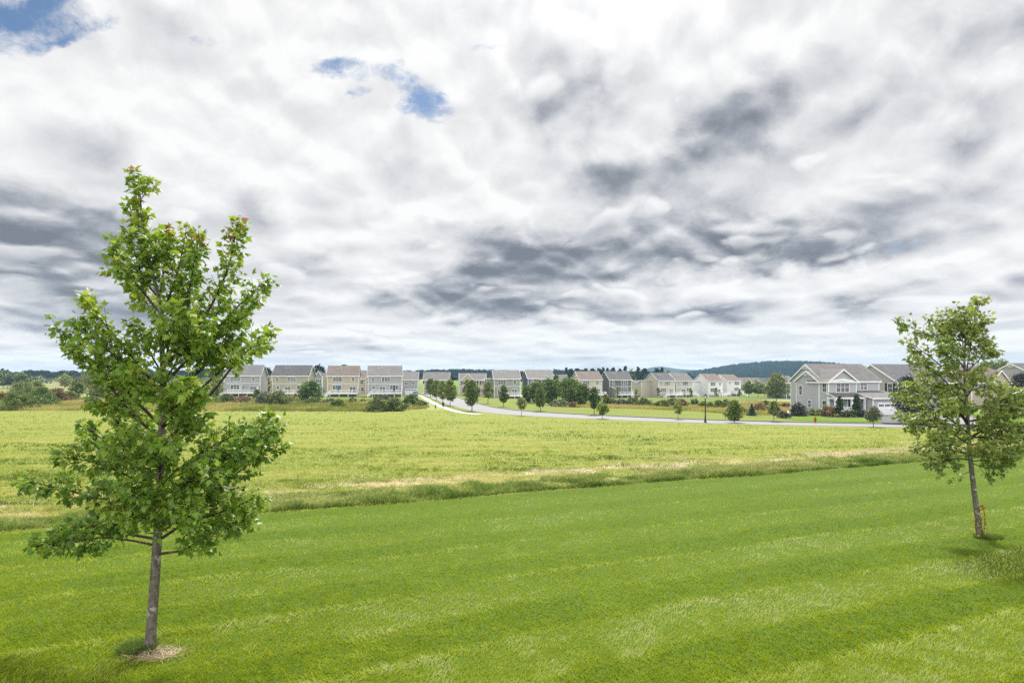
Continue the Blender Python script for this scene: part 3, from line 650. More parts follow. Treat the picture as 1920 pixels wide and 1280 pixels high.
def deck(root, x0, x1, zf, zg, dp=2.6, stairs=None, y0=0, screen=()):
    d = MB(); yf = y0 - dp
    d.box(x0, x1, yf, y0-.01, zf-.10, zf)
    d.box(x0-.02, x1+.02, yf-.05, yf-.004, zf-.42, zf+.01); d.box(x0-.05, x0-.004, yf, y0-.01, zf-.42, zf+.01); d.box(x1+.004, x1+.05, yf, y0-.01, zf-.42, zf+.01)
    n = max(2, int((x1-x0)/2.4))
    for i in range(n+1): x = x0+.1 + (x1-x0-.2)*i/n; d.box(x-.08, x+.08, yf+.03, yf+.19, zg-.4, zf-.11)
    o = d.build('deck', M['white'], root)
    r = MB(); zt = zf+1.0
    def run(a, b):
        a = Vector(a); b = Vector(b); L = (b-a).length; k = max(1, round(L/1.8)); up = Vector((0,0,1))
        r.bar(a+up*1.0, b+up*1.0, .09, .09); r.bar(a+up*.12, b+up*.12, .06, .07)
        for i in range(k+1): q = a.lerp(b, i/k); r.bar(q-up*.0, q+up*1.08, .11, .11, up=Vector((0,1,0)))
        m = int(L/.16)
        for i in range(1, m): q = a.lerp(b, i/m); r.bar(q+up*.155, q+up*.955, .045, .045, up=Vector((0,1,0)))
    gap = 1.1
    xa, xb = x0+.06, x1-.06
    run((xa, yf+.06, zf), (xb, yf+.06, zf)); run((xa, y0-.1, zf), (xa, yf+.12, zf)); run((xb, y0-.1, zf), (xb, yf+.12, zf))
    r.build('railing', M['white'], o)
    if stairs:
        s = MB(); sg = -1 if stairs == 'l' else 1; xs = x0 if sg < 0 else x1; H = zf-zg; Ls = H*1.15
        n = int(H/.19)
        ya, yb = yf+.1, yf+1.2
        for i in range(n): 
            x = xs + sg*(.08 + Ls*(i+.5)/n); z = zf - H*(i+1)/n; s.box(x-Ls/n*.6, x+Ls/n*.6, ya, yb, z-.02, z+.03)
        for yy in (ya-.03, yb+.03):
            s.bar((xs+sg*.06, yy, zf-.12), (xs+sg*(.06+Ls), yy, zg+.02), .06, .34)
            s.bar((xs+sg*.06, yy, zf+.9), (xs+sg*(.06+Ls), yy, zg+1.02), .09, .10)
            for i in range(4): x = xs+sg*(.1+(Ls-.1)*i/3); zz = zf - H*((x-xs)*sg)/Ls; s.bar((x, yy, zz-.1), (x, yy, zz+1.0), .1, .1, up=Vector((0,1,0)))
            for i in range(18): x = xs+sg*(.1+(Ls-.1)*i/17); zz = zf - H*((x-xs)*sg)/Ls; s.bar((x, yy, zz+.1), (x, yy, zz+.9), .045, .045, up=Vector((0,1,0)))
        s.build('stairs', M['white'], o)
    for (xx, kind) in screen:
        s = MB(); zt = zf+2.75
        s.add([(xx-.05,y0-.02,zf+.01),(xx+.05,y0-.02,zf+.01),(xx+.05,y0-dp*.9,zf+.01),(xx-.05,y0-dp*.9,zf+.01),(xx-.05,y0-.02,zt),(xx+.05,y0-.02,zt),(xx+.05,y0-dp*.9,zf+1.5),(xx-.05,y0-dp*.9,zf+1.5)],
              [(3,2,1,0),(4,5,6,7),(0,1,5,4),(1,2,6,5),(2,3,7,6),(3,0,4,7)])
        s.build('privacy_screen', M['white'] if kind == 'w' else kind, o)
    return o
def slider(root, x, y0, zf, w=1.9, cols=2): return window(root, 'S', x, y0, zf+1.06, w, 2.0, cols, 3, 'patio_door')
def house_root(name, u0, u1, Y, th, vb=None):
    """corner of the visible front at column u0 and distance Y; returns root, width"""
    x0 = (u0-960)*Y/F; c, s = math.cos(R(th)), math.sin(R(th)); k = (u1-960)/F
    w = (k*Y - x0)/(c - k*s)
    return empty(name, (x0, Y, ZC), R(th)), w
def zpx(v, Y): return (HV-v)*Y/F
def rear_house(label, u0, u1, ve, vr, vb, Y, th, dp, wall, roof, wins, lows, dk, wing=None, bump=None, group='houses beyond the meadow', extra=None):
    root, w = house_root('house', u0, u1, Y, th); tag(root, label, 'house', group)
    ze, zb = zpx(ve, Y), zpx(vb, Y)-.6; Yr = Y + w/2*math.sin(R(th)) + dp/2*math.cos(R(th)); zr = zpx(vr, Yr)
    zb = min(zb, float(gz(root.location.x, Y)) - ZC - .3)
    Wm, Rm, Tm = MB(), MB(), MB()
    gable_block(Wm, Rm, Tm, 0, w, 0, dp, zb, ze, zr)
    Tm.box(.13, w-.13, -.045, -.004, ze-2.92, ze-2.78)          # belt board between the storeys
    if wing:
        wx0, wx1, wy0, wy1, dze, dzr = wing
        gable_block(Wm, Rm, Tm, wx0 if wx0 < 0 else w+wx0-.6, .6 if wx0 < 0 else w+wx1, wy0, wy1, zb, ze+dze, ze+dzr)
    if bump:
        bx0, bx1, by0, by1, dze = bump
        Wm.box(bx0, bx1, by0, by1, zb, ze+dze); Tm.box(bx0-.03, bx0+.12, by0-.03, by0+.12, zb, ze+dze)
    Wm.build('wall', WALL[wall], root); rf = Rm.build('roof', ROOF[roof], root); Tm.build('trim', M['vinyl'], root)
    for q, hh in ((.3, .55), (.42, .5)):
        v = MB(); zz = ze+(zr-ze)*.66; v.tube([(w*q, dp*.33, zz), (w*q, dp*.33, zz+hh)], .09, 8); v.build('vent_pipe', M['vinyl'], rf)
    for fx, ww, c, hh in wins: window(root, 'S', w*fx, 0, ze-1.32, ww, hh, c, 2)
    zf = ze - 6.0
    for it in lows:
        if it[0] == 'd': slider(root, w*it[1], 0, zf, it[2], it[3])
        else: window(root, 'S', w*it[1], 0, ze-4.15 + it[4]*0, it[2], it[4], it[3], 2)
    if dk:
        x0, x1, st, scr, dd = dk
        deck(root, w*x0, w*x1, zf, zb+.5, dd, st, 0, scr if not callable(scr) else scr(w))
        lw = MB(); lw.box(.3, w-.3, -.07, -.003, zb+.02, zf-.44); lw.build('basement_wall', M['foundation'], root)
        for fx in (.25, .7): window(root, 'S', w*fx, -.07, zf-1.2, 1.1, .9, 2, 1, 'basement_window')
    root['_w'] = w
    if extra: extra(root, w, ze, zr, zb, zf)
    del root['_w']
    return root
UP3, UP1 = (3.0, 3, 1.35), (.85, 1, 1.25)
def ups(a, b): return [(a, 2.9, 3, 1.4), (b, .95, 1 if b else 1, 1.3)]
scrn = lambda *fx: (lambda w: [(w*f, 'w') for f in fx])
def lean_to(r, x0, x1, zf, ze, zb):
    m = MB(); y0, y1 = -2.6, -.01
    z1, z0 = ze-2.95, ze-3.9
    m.add([(x0,y0,zb),(x1,y0,zb),(x1,y1,zb),(x0,y1,zb),(x0,y0,z1),(x1,y0,z0),(x1,y1,z0),(x0,y1,z1)], [(0,1,5,4),(1,2,6,5),(2,3,7,6),(3,0,4,7),(4,5,6,7)])
    o = m.build('porch_room', WALL['charcoal'], r)
    t = MB(); t.bar((x0-.1, y0-.03, z1+.06), (x1+.25, y0-.03, z0-.0), .08, .22); t.build('rake_board', M['vinyl'], o)
# far left duplexes, rear sides with raised decks
def h1x(r, w, ze, zr, zb, zf):
    pass
rear_house('grey duplex with pale grey roof, leftmost house, partly behind the near maple', 420, 488, 703.3, 684.5, 742.5, 200, 9, 9.5, 'midgrey', 'grey',
    [(.31, 3.2, 3, 1.4), (.81, .95, 1, 1.3)], [('w', .30, 2.9, 3, 1.5), ('d', .80, 2.0, 2)], (.0, .93, 'l', scrn(.50, .965), 2.6), bump=(-1.6, .0, 2.2, 8.5, -.15))
rear_house('olive tan house with dark slate roof between the grey duplex and the brown roofed house', 510, 579, 703.8, 685, 743, 199, 6, 9.5, 'olive', 'slate',
    [(.14, .85, 1, 1.3), (.53, 2.9, 3, 1.4)], [('w', .16, .95, 1, .95), ('d', .43, 1.9, 2), ('w', .76, 2.0, 2, 1.4)], (.16, .95, 'l', (), 2.6))
rear_house('beige house with reddish brown roof and a closed blue parasol on its deck', 613.5, 673, 704, 686, 743.5, 199, 12, 9.5, 'beige', 'brown',
    [(.32, 2.9, 3, 1.4), (.82, .85, 1, 1.3)], [('w', .31, 2.9, 3, 1.4), ('d', .80, 2.0, 2)], (.10, .965, 'l', scrn(.975), 2.6), bump=(-1.9, .0, 2.4, 8.5, -.2))
rear_house('grey house with pale grey roof left of the house with the white garage door', 690, 754, 704, 686, 743, 199, 13, 9.5, 'midgrey', 'midgrey',
    [(.14, .85, 1, 1.3), (.52, 2.8, 3, 1.4)], [('w', .16, .95, 1, .95), ('d', .42, 1.8, 2), ('w', .76, 2.7, 3, 1.5)], (.12, .98, 'l', scrn(.985), 2.6))
# middle row
rear_house('sage grey house with dark grey roof, deck half hidden by young dark street trees', 926.5, 975.5, 709.5, 694.3, 747, 207, 7, 9.5, 'sage', 'midgrey',
    [(.30, 2.7, 3, 1.5), (.79, .95, 1, 1.3)], [('d', .22, 1.7, 2), ('d', .78, 1.7, 2)], (.46, 1.04, None, (), 2.6), wing=(-2.5, 0, 5.2, 12.5, -.2, -1.1),
    extra=lambda r, w, ze, zr, zb, zf: None)
rear_house('steel blue house with grey roof behind the dense group of trees', 990, 1038.5, 709, 693.7, 747, 210, 10, 10.5, 'blue', 'midgrey',
    [(.16, .85, 1, 1.2), (.58, 2.8, 3, 1.4), (.94, .7, 1, 1.3)], [('w', .3, 2.4, 3, 1.4)], None)
rear_house('beige house with reddish brown roof rising above the right end of the dense tree group', 1086.5, 1129, 711.5, 696.3, 746, 232, 11, 10.5, 'sand', 'brown',
    [(.30, 2.8, 3, 1.4), (.79, .95, 1, 1.3)], [('w', .32, 2.4, 3, 1.4), ('d', .82, 1.8, 2)], (.60, 1.10, None, (), 2.6), wing=(-3.4, 0, 5.5, 12.5, -.3, -1.2))
rear_house('charcoal grey house with dark roof and white deck stairs on its right', 1143, 1184, 711.5, 696.3, 746, 236, 11, 11, 'charcoal', 'slate',
    [(.18, .9, 1, 1.4), (.68, 2.7, 3, 1.5)], [('d', .22, 1.6, 2), ('w', .68, 2.7, 3, 1.7)], (.18, 1.0, 'r', (), 2.6), bump=None,
    extra=lambda r, w, ze, zr, zb, zf: lean_to(r, -.0, w*.17, zf, ze, zb))
rear_house('beige house with dark grey roof, lower side wing and white deck stairs', 1234.5, 1265, 713, 699, 746, 247, 17, 11.5, 'sand', 'slate',
    [(.16, .6, 1, 1.3), (.54, 2.6, 3, 1.5)], [('w', .30, 2.6, 3, 1.5), ('d', .79, 1.6, 2)], (.45, 1.32, 'l', (), 2.6), wing=(-4.6, 0, 6.5, 14.5, -.2, -1.2))
rear_house('pale stone coloured house with grey roof between the beige house and the white one', 1268.5, 1299, 713.3, 699, 745.5, 256, 17, 11.5, 'stone', 'warm',
    [(.14, .5, 1, 1.3), (.54, 2.6, 3, 1.5)], [('d', .42, 1.6, 2), ('w', .76, 2.4, 3, 1.5)], (.36, 1.0, 'r', (), 2.6))
rear_house('bright white house with brown roof and a lower left wing, above the lawn', 1328, 1355, 714.5, 701, 744.5, 268, 17, 12, 'white', 'brown',
    [(.33, 2.6, 3, 1.6), (.81, .8, 1, 1.3)], [('w', .33, 2.7, 3, 1.7), ('d', .77, 1.2, 1)], (.70, 1.30, None, (), 2.6), wing=(-4.4, 0, 6.5, 14.5, -.3, -1.3))
rear_house('white house with brownish roof, last of the row before the forested hill', 1363.5, 1389, 713.5, 702, 743.5, 276, 17, 12, 'offwhite', 'brown',
    [(.20, .6, 1, 1.3), (.70, 2.5, 3, 1.6)], [('w', .68, 2.5, 3, 1.6)], (.40, 1.05, 'r', (), 2.6))
# street-side houses behind
def front_house(label, u0, u1, ve, vr, vb, Y, th, dp, wall, roof, wins, gable=None, gdoor=None, group=None, hip=(0, 0), lowext=None, shut=False, drs=()):
    root, w = house_root('house', u0, u1, Y, th); tag(root, label, 'house', group)
    ze, zb = zpx(ve, Y), zpx(vb, Y)-.6; Yr = Y + w/2*math.sin(R(th)) + dp/2*math.cos(R(th)); zr = zpx(vr, Yr)
    zb = min(zb, float(gz(root.location.x, Y)) - ZC - .3)
    Wm, Rm, Tm = MB(), MB(), MB(); gable_block(Wm, Rm, Tm, 0, w, 0, dp, zb, ze, zr, hip=hip)
    if gable:
        for gx0, gx1, gp, gh in gable: gable_block(Wm, Rm, Tm, w*gx0, w*gx1, -gp, dp*.45, zb, ze - .012, ze+gh, axis='y')
    Wm.build('wall', WALL[wall], root); Rm.build('roof', ROOF[roof], root); Tm.build('trim', M['vinyl'], root)
    for fx, dz, ww, hh, c, r_, yb in wins:
        o = window(root, 'S', w*fx, yb, ze+dz, ww, hh, c, r_)
        if shut:
            for sg in (-1, 1):
                s = MB(); s.box(-.25, .25, -.05, -.002, -hh/2-.1, hh/2+.1); link('shutter', s.mesh('shutter', M['shutter']), o, (sg*(ww/2+.40), 0, 0))
    if gdoor:
        gx, gw, gh = gdoor; garage_door(root, w*gx, 0, zb+.6, gw, gh)
    for fx, yb in drs:
        s = MB(); s.box(-.5, .5, -.06, -.003, 0, 2.1); s.box(-.62, -.503, -.08, -.003, 0, 2.2); s.box(.503, .62, -.08, -.003, 0, 2.2); s.build('door', M['shutter'], root, (w*fx, yb, zb+.9))
    return root, w, ze, zb
def garage_door(root, x, y, z, w, h):
    d = MB()
    for i in range(4): d.box(x-w/2, x+w/2, y-.05, y-.004, z+h*i/4+.012, z+h*(i+1)/4-.012)
    d.box(x-w/2-.16, x-w/2-.003, y-.09, y-.004, z, z+h); d.box(x+w/2+.003, x+w/2+.16, y-.09, y-.004, z, z+h); d.box(x-w/2-.16, x+w/2+.16, y-.09, y-.004, z+h+.003, z+h+.22)
    o = d.build('garage_door', M['vinyl'], root)
    g = MB()
    for i in range(4): c = x-w/2 + w*(i+.5)/4; g.box(c-w*.10, c+w*.10, y-.058, y-.051, z+h*.80, z+h*.95)
    g.build('pane', M['glass'], o); return o
front_house('grey house with a white garage door at the end of the pale pavement', 754, 783.5, 711.5, 697.3, 739, 222, 8, 9, 'midgrey', 'midgrey',
    [(.26, -1.5, 1.1, 1.2, 2, 2, 0), (.70, -1.5, 1.1, 1.2, 2, 2, 0)], gdoor=(.55, 4.2, 2.2))
front_house('tan house with long grey roof behind the row of street trees', 794, 842, 711.3, 697.8, 741, 248, 4, 10, 'tan', 'warm',
    [(.08, -1.2, .9, 1.2, 1, 2, 0), (.34, -1.2, 1.2, 1.2, 2, 2, 0), (.60, -1.2, 1.8, 1.2, 2, 2, 0), (.87, -1.2, 1.2, 1.2, 2, 2, 0), (.30, -4.2, 1.5, 1.5, 2, 2, 0), (.7, -4.2, 1.5, 1.5, 2, 2, 0)], shut=True)
front_house('pinkish tan house with a front gable behind the tall young street trees', 862, 911, 712, 700, 741, 232, 6, 10, 'pinkish', 'warm',
    [(.17, -1.2, 1.0, 1.3, 1, 2, -.6), (.40, -1.2, .9, 1.3, 1, 2, -.6), (.60, -1.2, 1.0, 1.3, 1, 2, 0), (.88, -1.2, 1.0, 1.3, 1, 2, 0), (.24, -4.3, 1.8, 1.6, 2, 2, -.6), (.86, -4.3, 1.4, 1.6, 2, 2, 0)], gable=[(.08, .52, .6, 2.5)], shut=True, drs=((.68, 0),))
front_house('brown roofed house seen in the gap between the beige and the grey house', 668, 706, 709.5, 694.8, 740, 236, 8, 10, 'pinkish', 'brown',
    [(.28, -1.5, 1.2, 1.4, 1, 2, 0), (.62, -1.5, 1.2, 1.4, 1, 2, -.6), (.30, -4.4, 1.2, 1.6, 1, 2, 0)], gable=[(.45, .95, .6, 1.6)])
front_house('steel grey house with a small gable in the gap right of the olive tan house', 588, 616, 706, 699, 741, 240, 6, 10, 'steel', 'slate',
    [(.36, -1.8, 2.2, 1.6, 3, 2, -.6)], gable=[(.10, .60, .6, 2.2)])
front_house('dark purple grey house in the gap behind the grey duplex', 497, 522, 712, 704, 742, 245, 6, 10, 'charcoal', 'slate',
    [(.3, -1.5, 1.2, 1.4, 1, 2, 0), (.3, -4.4, 1.2, 1.6, 1, 2, 0)])
front_house('tan roofed house in the distance between the steel blue and the beige house', 1041, 1066, 716, 702.5, 742, 290, 8, 11, 'sand', 'warm', [(.3, -1.4, 1.4, 1.4, 2, 2, 0)])
# three far roofs left of the blue house
for u0, u1, ve, vr, Y, lab in ((1389, 1416, 718.5, 708, 335, 'tan roofed far house left of the green bushes, nearest the white houses'), (1414, 1433, 719, 708.3, 330, 'tan roofed far house in the middle of three above the green bushes'), (1431, 1452, 719, 708.8, 325, 'dark roofed far house directly left of the willow like tree')):
    front_house(lab, u0, u1, ve, vr, 735, Y, 12, 11, 'beige', 'brown' if u0 < 1430 else 'slate', [(.75, -1.4, 1.2, 1.4, 2, 2, 0)], gable=[(.2, .75, .7, 2.6)], group='far tan roofed houses')
r_, w_, ze_, zb_ = front_house('deep blue house with grey roof left of the big grey house', 1474.5, 1496, 717.5, 705.2, 745, 225, 12, 12, 'blue', 'warm',
    [(.50, -3.6, 2.2, 1.8, 3, 2, 0)])
for i in range(1): deck(r_, w_*.2, w_*.9, zb_+2.0, zb_+.6, 1.8, None, 0)

# ------------------------------------------------------------------ the big grey house on the right
def big_house():
    TH, YF, k_ = 10, 98.0, 98/105; x0 = (1553-960)*YF/F; g = (float(gz(x0, YF)) - ZC)/k_
    root = empty('house', (x0, YF, ZC), R(TH)); root.scale = (k_, k_, k_); tag(root, 'large grey two storey house with white trim, front porch and garage beside the road', 'house', 'houses beyond the meadow')
    zb = g - .3; ze = zpx(715.3, YF+1); zrA = zpx(695.5, 110.5); zrC = zpx(683.4, 113.0); zrB = zpx(692.8, 105.5)
    Wm, Rm, Tm = MB(), MB(), MB()
    gable_block(Wm, Rm, Tm, 0, 4.0, 2.4, 8.9, zb, ze, zrA, oh=.35)
    gable_block(Wm, Rm, Tm, .9, 13.0, 2.42, 11.8, zb, ze+.02, zrC, oh=.3, hip=(0, 0))
    gable_block(Wm, Rm, Tm, .02, 5.9, 0, 2.38, zb, ze-.015, ze+.3, axis='y', oh=.01, rk=.01)
    gable_block(Wm, Rm, Tm, .01, 5.9, -.012, 5.2, ze-.9, ze-.01, zrB, axis='y', oh=.38, rk=.35, corner=False)
    Tm.box(-.36, 6.26, -.40, -.02, ze-.30, ze-.06)
    # garage block in front of the right half
    zg = zpx(747, 102); gx0, gx1, gy = 6.3, 13.4, -3.4
    Wm.box(gx0, gx1, gy, 2.41, zb, zg-.05)
    zt = zpx(732.6, 107.5)
    Rm.add([(gx0-.35,gy-.4,zg-.05),(gx1+.35,gy-.4,zg-.05),(gx1+.35,2.41,zt-.16),(gx0-.35,2.41,zt-.16),(gx0-.35,gy-.4,zg+.12),(gx1+.35,gy-.4,zg+.12),(gx1+.35,2.41,zt),(gx0-.35,2.41,zt)], [(3,2,1,0),(4,5,6,7),(0,1,5,4),(1,2,6,5),(2,3,7,6),(3,0,4,7)])
    Wm.add([(gx0+.01,gy+.02,zg-.06),(gx0+.01,2.40,zg-.06),(gx0+.01,2.40,zt-.17)], [(0,1,2),(2,1,0)])
    Tm.box(gx0-.35, gx1+.35, gy-.45, gy-.403, zg-.14, zg+.11)
    Tm.bar((gx0-.375, gy-.42, zg+.02), (gx0-.375, 2.3, zt-.10), .05, .24)
    Tm.box(gx0-.03, gx0+.16, gy-.03, gy+.12, zb, zg-.15)
    # porch roof along the front bay
    pz = zpx(744.5, 103.5); pzt = zpx(737.5, 105)
    Rm.add([(-.35,-2.1,pz),(gx0-.36,-2.1,pz),(gx0-.36,-.002,pzt),(-.35,-.002,pzt),(-.35,-2.1,pz+.12),(gx0-.36,-2.1,pz+.12),(gx0-.36,-.002,pzt+.12),(-.35,-.002,pzt+.12)], [(3,2,1,0),(4,5,6,7),(0,1,5,4),(1,2,6,5),(2,3,7,6),(3,0,4,7)])
    Tm.box(-.3, gx0-.04, -2.14, -1.85, pz-.32, pz-.003); Tm.box(-.3, -.05, -1.845, -.02, pz-.32, pz-.003)
    Tm.bar((-.39, -2.12, pz+.03), (-.39, -.0, pzt+.03), .06, .2)
    # gable vents
    Wm.build('wall', WALL['bigrey'], root); Rm.build('roof', ROOF['warm'], root); Tm.build('trim', M['vinyl'], root)
    for (xx, ym, zr) in ((-.03, 5.65, zrA), (.86, 7.11, zrC)):
        v = MB(); v.add([(xx-.33,ym-.95,zr-.95),(xx-.33,ym+.95,zr-.95),(xx-.33,ym,zr-.22),(xx-.25,ym-.95,zr-.95),(xx-.25,ym+.95,zr-.95),(xx-.25,ym,zr-.22)], [(0,1,2),(2,1,0),(3,4,1,0),(4,5,2,1),(5,3,0,2)]); v.build('gable_panel', M['vinyl'], root)
    # porch floor, columns, rail, door
    f = MB(); f.box(-.3, gx0-.03, -2.1, -.02, zb, zb+1.05); pf = f.build('porch', M['concrete'], root)
    for cx_, cy_ in ((-.12, -1.95), (-.12, -.22), (3.2, -1.95), (5.9, -1.95)):
        c = MB(); c.box(-.15, .15, -.15, .15, 0, pz-.33-zb-1.06); c.box(-.2, .2, -.2, .2, .002, .2); c.box(-.2, .2, -.2, .2, pz-.33-zb-1.06-.25, pz-.33-zb-1.06-.003); c.build('column', M['vinyl'], pf, (cx_, cy_, zb+1.055))
    r = MB()
    for a, b in (((.05,-1.95),(3.05,-1.95)),):
        r.bar((a[0],a[1],zb+1.95),(b[0],b[1],zb+1.95),.09,.08); r.bar((a[0],a[1],zb+1.18),(b[0],b[1],zb+1.18),.07,.06)
        for i in range(1, 20): q = a[0]+(b[0]-a[0])*i/20; r.box(q-.03, q+.03, a[1]-.03, a[1]+.03, zb+1.2, zb+1.92)
    r.build('railing', M['vinyl'], pf)
    d = MB(); d.box(-.5, .5, -.05, -.004, 0, 2.1); do = d.build('door', M['black'], root, (4.6, 0, zb+1.06))
    fr = MB(); fr.box(-.78, -.503, -.09, -.004, 0, 2.25); fr.box(.503, .78, -.09, -.004, 0, 2.25); fr.box(-.78, .78, -.09, -.004, 2.253, 2.42); fr.build('door_frame', M['vinyl'], do)
    Ym = 106
    window(root, 'S', 3.0, 0, zpx(726.0, 105.4), 2.6, 1.75, 3, 2, style='g')
    window(root, 'S', 2.6, 0, zpx(757, 105.4), 1.1, 1.7, 1, 2)
    for a in (6.6, 9.6): window(root, 'S', a, 2.42, zpx(724.0, 109), 1.35, 1.3, 2, 2, style='g')
    window(root, 'W', 1.0, .02, zpx(726.5, 106), .95, 1.6, 1, 2); window(root, 'W', 1.0, .02, zpx(759, 106), .95, 1.6, 1, 2)
    window(root, 'W', 7.55, 0, zpx(731.5, 112), .8, 1.75, 1, 2); window(root, 'W', 5.0, 0, zpx(756.5, 110), .75, 1.3, 1, 2)
    garage_door(root, (gx0+gx1)/2 + .05, gy, zb+.42, 5.0, 2.15)
    return root, zb
big, big_zb = big_house()
# its neighbours on the right
def side_house(label, uc, Y, th, w, dp, ve, vr, wall, roof, wins=(), ws=(), hip=(0, 0), gable=None, shut=True, vent=False):
    x0 = (uc-960)*Y/F; root = empty('house', (x0, Y, ZC), R(th)); tag(root, label, 'house', 'houses beyond the meadow')
    zb = float(gz(x0, Y)) - ZC - .5; ze = zpx(ve, Y); zr = zpx(vr, Y + dp/2)
    Wm, Rm, Tm = MB(), MB(), MB(); gable_block(Wm, Rm, Tm, 0, w, 0, dp, zb, ze, zr, oh=.4, hip=hip)
    if gable:
        for gx0, gx1, gp, gh in gable: gable_block(Wm, Rm, Tm, gx0, gx1, -gp, dp*.4, zb, ze-.012, ze+gh, axis='y')
    Wm.build('wall', WALL[wall], root); Rm.build('roof', ROOF[roof], root); Tm.build('trim', M['vinyl'], root)
    for lst, face, base in ((wins, 'S', 0), (ws, 'W', 0)):
        for a, dz, ww, hh in lst:
            o = window(root, face, a, base, ze+dz, ww, hh, 1, 2)
            if shut:
                for sg in (-1, 1):
                    s = MB(); s.box(-.27, .27, -.05, -.002, -hh/2-.1, hh/2+.1); link('shutter', s.mesh('shutter', M['shutter']), o, (sg*(ww/2+.42), 0, 0))
    if vent:
        v = MB(); ym = dp/2; v.add([(-.35,ym-1.1,zr-1.0),(-.35,ym+1.1,zr-1.0),(-.35,ym,zr-.25),(-.28,ym-1.1,zr-1.0),(-.28,ym+1.1,zr-1.0),(-.28,ym,zr-.25)], [(0,1,2),(2,1,0),(3,4,1,0),(4,5,2,1),(5,3,0,2)]); v.build('gable_panel', M['vinyl'], root)
    return root
side_house('grey house with dark roof and black shutters, right of the big grey house', 1684, 112, 10, 13, 13, 716.5, 683.6, 'grey', 'dark', [(4.4, -1.0, 1.0, 1.5), (9, -1.0, 1.0, 1.5)], [(1.9, -1.15, 1.05, 1.7)])
side_house('tan house with brown hipped roof seen right of the maple crown', 1822, 128, 8, 14, 11, 716.5, 687, 'tan', 'brown', [(2.2, -1.3, 1.2, 1.6)], (), hip=(0, 4.5), gable=[(4.3, 9.0, .7, 2.6)])
side_house('grey house with a wide white trimmed gable, rightmost at the edge of the photo', 1948, 138, 10, 12, 13, 706, 681.5, 'grey', 'dark', [(3, -1.5, 1.2, 1.6)], [(6, -3.5, 1.2, 1.6)], vent=True)
# ------------------------------------------------------------------ foliage
def profile(kind, t):
    if kind == 'egg': return np.sin(np.pi*np.clip(t, 0, 1)**.72)**.75
    if kind == 'oval': return np.sin(np.pi*np.clip(t*.96+.02, 0, 1))**.6
    if kind == 'cone': return (1-t)**.8*np.clip(t*9+.35, 0, 1)
    if kind == 'dome': return np.sqrt(np.clip(1-(t*1.0)**2.2, 0, 1))*np.clip(t*3+.72, 0, 1)
    if kind == 'column': return np.clip(1-t**3.0, 0, 1)*np.clip(t*8+.6, 0, 1)
    return np.sin(np.pi*t)
def leaf_quads(C, s, tint, up=.0):
    n = len(C); a = nrs.normal(size=(n, 3)); a /= np.linalg.norm(a, axis=1)[:, None]
    b = nrs.normal(size=(n, 3)); b[:, 2] += up; b -= a*(a*b).sum(1)[:, None]; b /= np.linalg.norm(b, axis=1)[:, None]
    s = np.asarray(s)[:, None] if np.ndim(s) else s
    V = np.stack([C - a*s*.5, C + b*s*.36, C + a*s*.5, C - b*s*.36], 1).reshape(-1, 3)
    return V, np.arange(4*n).reshape(-1, 4), tint
def crown_pts(kind, z0, z1, r, n, tone=.5, ry=None, nc=None, spread=.23, tv=.16):
    """clumped leaves in an uneven envelope: centres, tints"""
    ry = ry or r; nc = nc or max(10, n//26)
    t = nrs.rand(nc)**.9; th = nrs.rand(nc)*6.283; ph = nrs.rand(4)*6.283
    lob = 1 + .16*np.sin(2*th+ph[0]+3*t) + .13*np.sin(3*th+ph[1]-5*t) + .10*np.sin(5*th + ph[2] + 9*t)
    rad = profile(kind, t)*lob*np.sqrt(.12+.88*nrs.rand(nc))
    C = np.stack([r*rad*np.cos(th)*.92, ry*rad*np.sin(th)*.92, z0 + (z1-z0)*(.03+.95*t)], -1)
    ct = tone + tv*nrs.normal(size=nc)
    k = nrs.randint(0, nc, n); sp = spread*min(r, (z1-z0)*.6)*(.7+.6*nrs.rand(nc))
    Pn = C[k] + nrs.normal(size=(n, 3))*sp[k][:, None]*np.array([.75, .75, .55])
    Pn[:, 2] = np.maximum(Pn[:, 2], z0*.9 if z0 > 0 else 0.02)
    return Pn, np.clip(ct[k] + .10*nrs.normal(size=n), 0, 1)
def tree(label, u, vb, vt, w, vc, mat, kind='egg', n=900, tone=.5, s=None, Y=None, name='tree', cat='tree', group=None, rt=None, lean=0, bark='bark_small'):
    p = GU(u, Y) if Y else G(u, vb); Y = p.y; H = (float(p.z)-ZC)*-1; zt = (ZC-(vt-HV)*Y/F) - p.z; zc = (ZC-(vc-HV)*Y/F) - p.z
    r = w*Y/F/2; root = empty(name, p); tag(root, label, cat, group)
    rt = rt or max(.05, zt*.016); zc = max(zc, .15)
    tb = MB(); top = zt*.9
    pts = [(lean*z + .03*math.sin(z*1.7+u), .03*math.cos(z*2.1+u), z) for z in np.linspace(-.1, top, 9)]
    tb.tube(pts, [rt*(1.25 if i == 0 else 1)*(1-.8*i/8) for i in range(9)], 7)
    for i in range(7):
        z = zc + (zt-zc)*(.02+.10*i); a = i*2.4+u; q = (lean*z, 0, z-.02); L = r*(.75-.05*i)
        tb.tube([q, (q[0]+L*.5*math.cos(a), L*.5*math.sin(a), z+L*.35), (q[0]+L*math.cos(a), L*math.sin(a), z+L*.9)], [rt*.4, rt*.28, rt*.1], 5)
    tb.build('trunk', M[bark], root)
    s = (s or max(.10, Y*.0024))*1.15; n = int(n*1.9); r *= 1.06
    C, ti = crown_pts(kind, zc, zt, r, n, tone); C[:, 0] += lean*C[:, 2]
    link('crown', np_mesh('crown', *leaf_quads(C, s*(.7+.6*nrs.rand(n)), None)[:2], M[mat], ti), root); return root
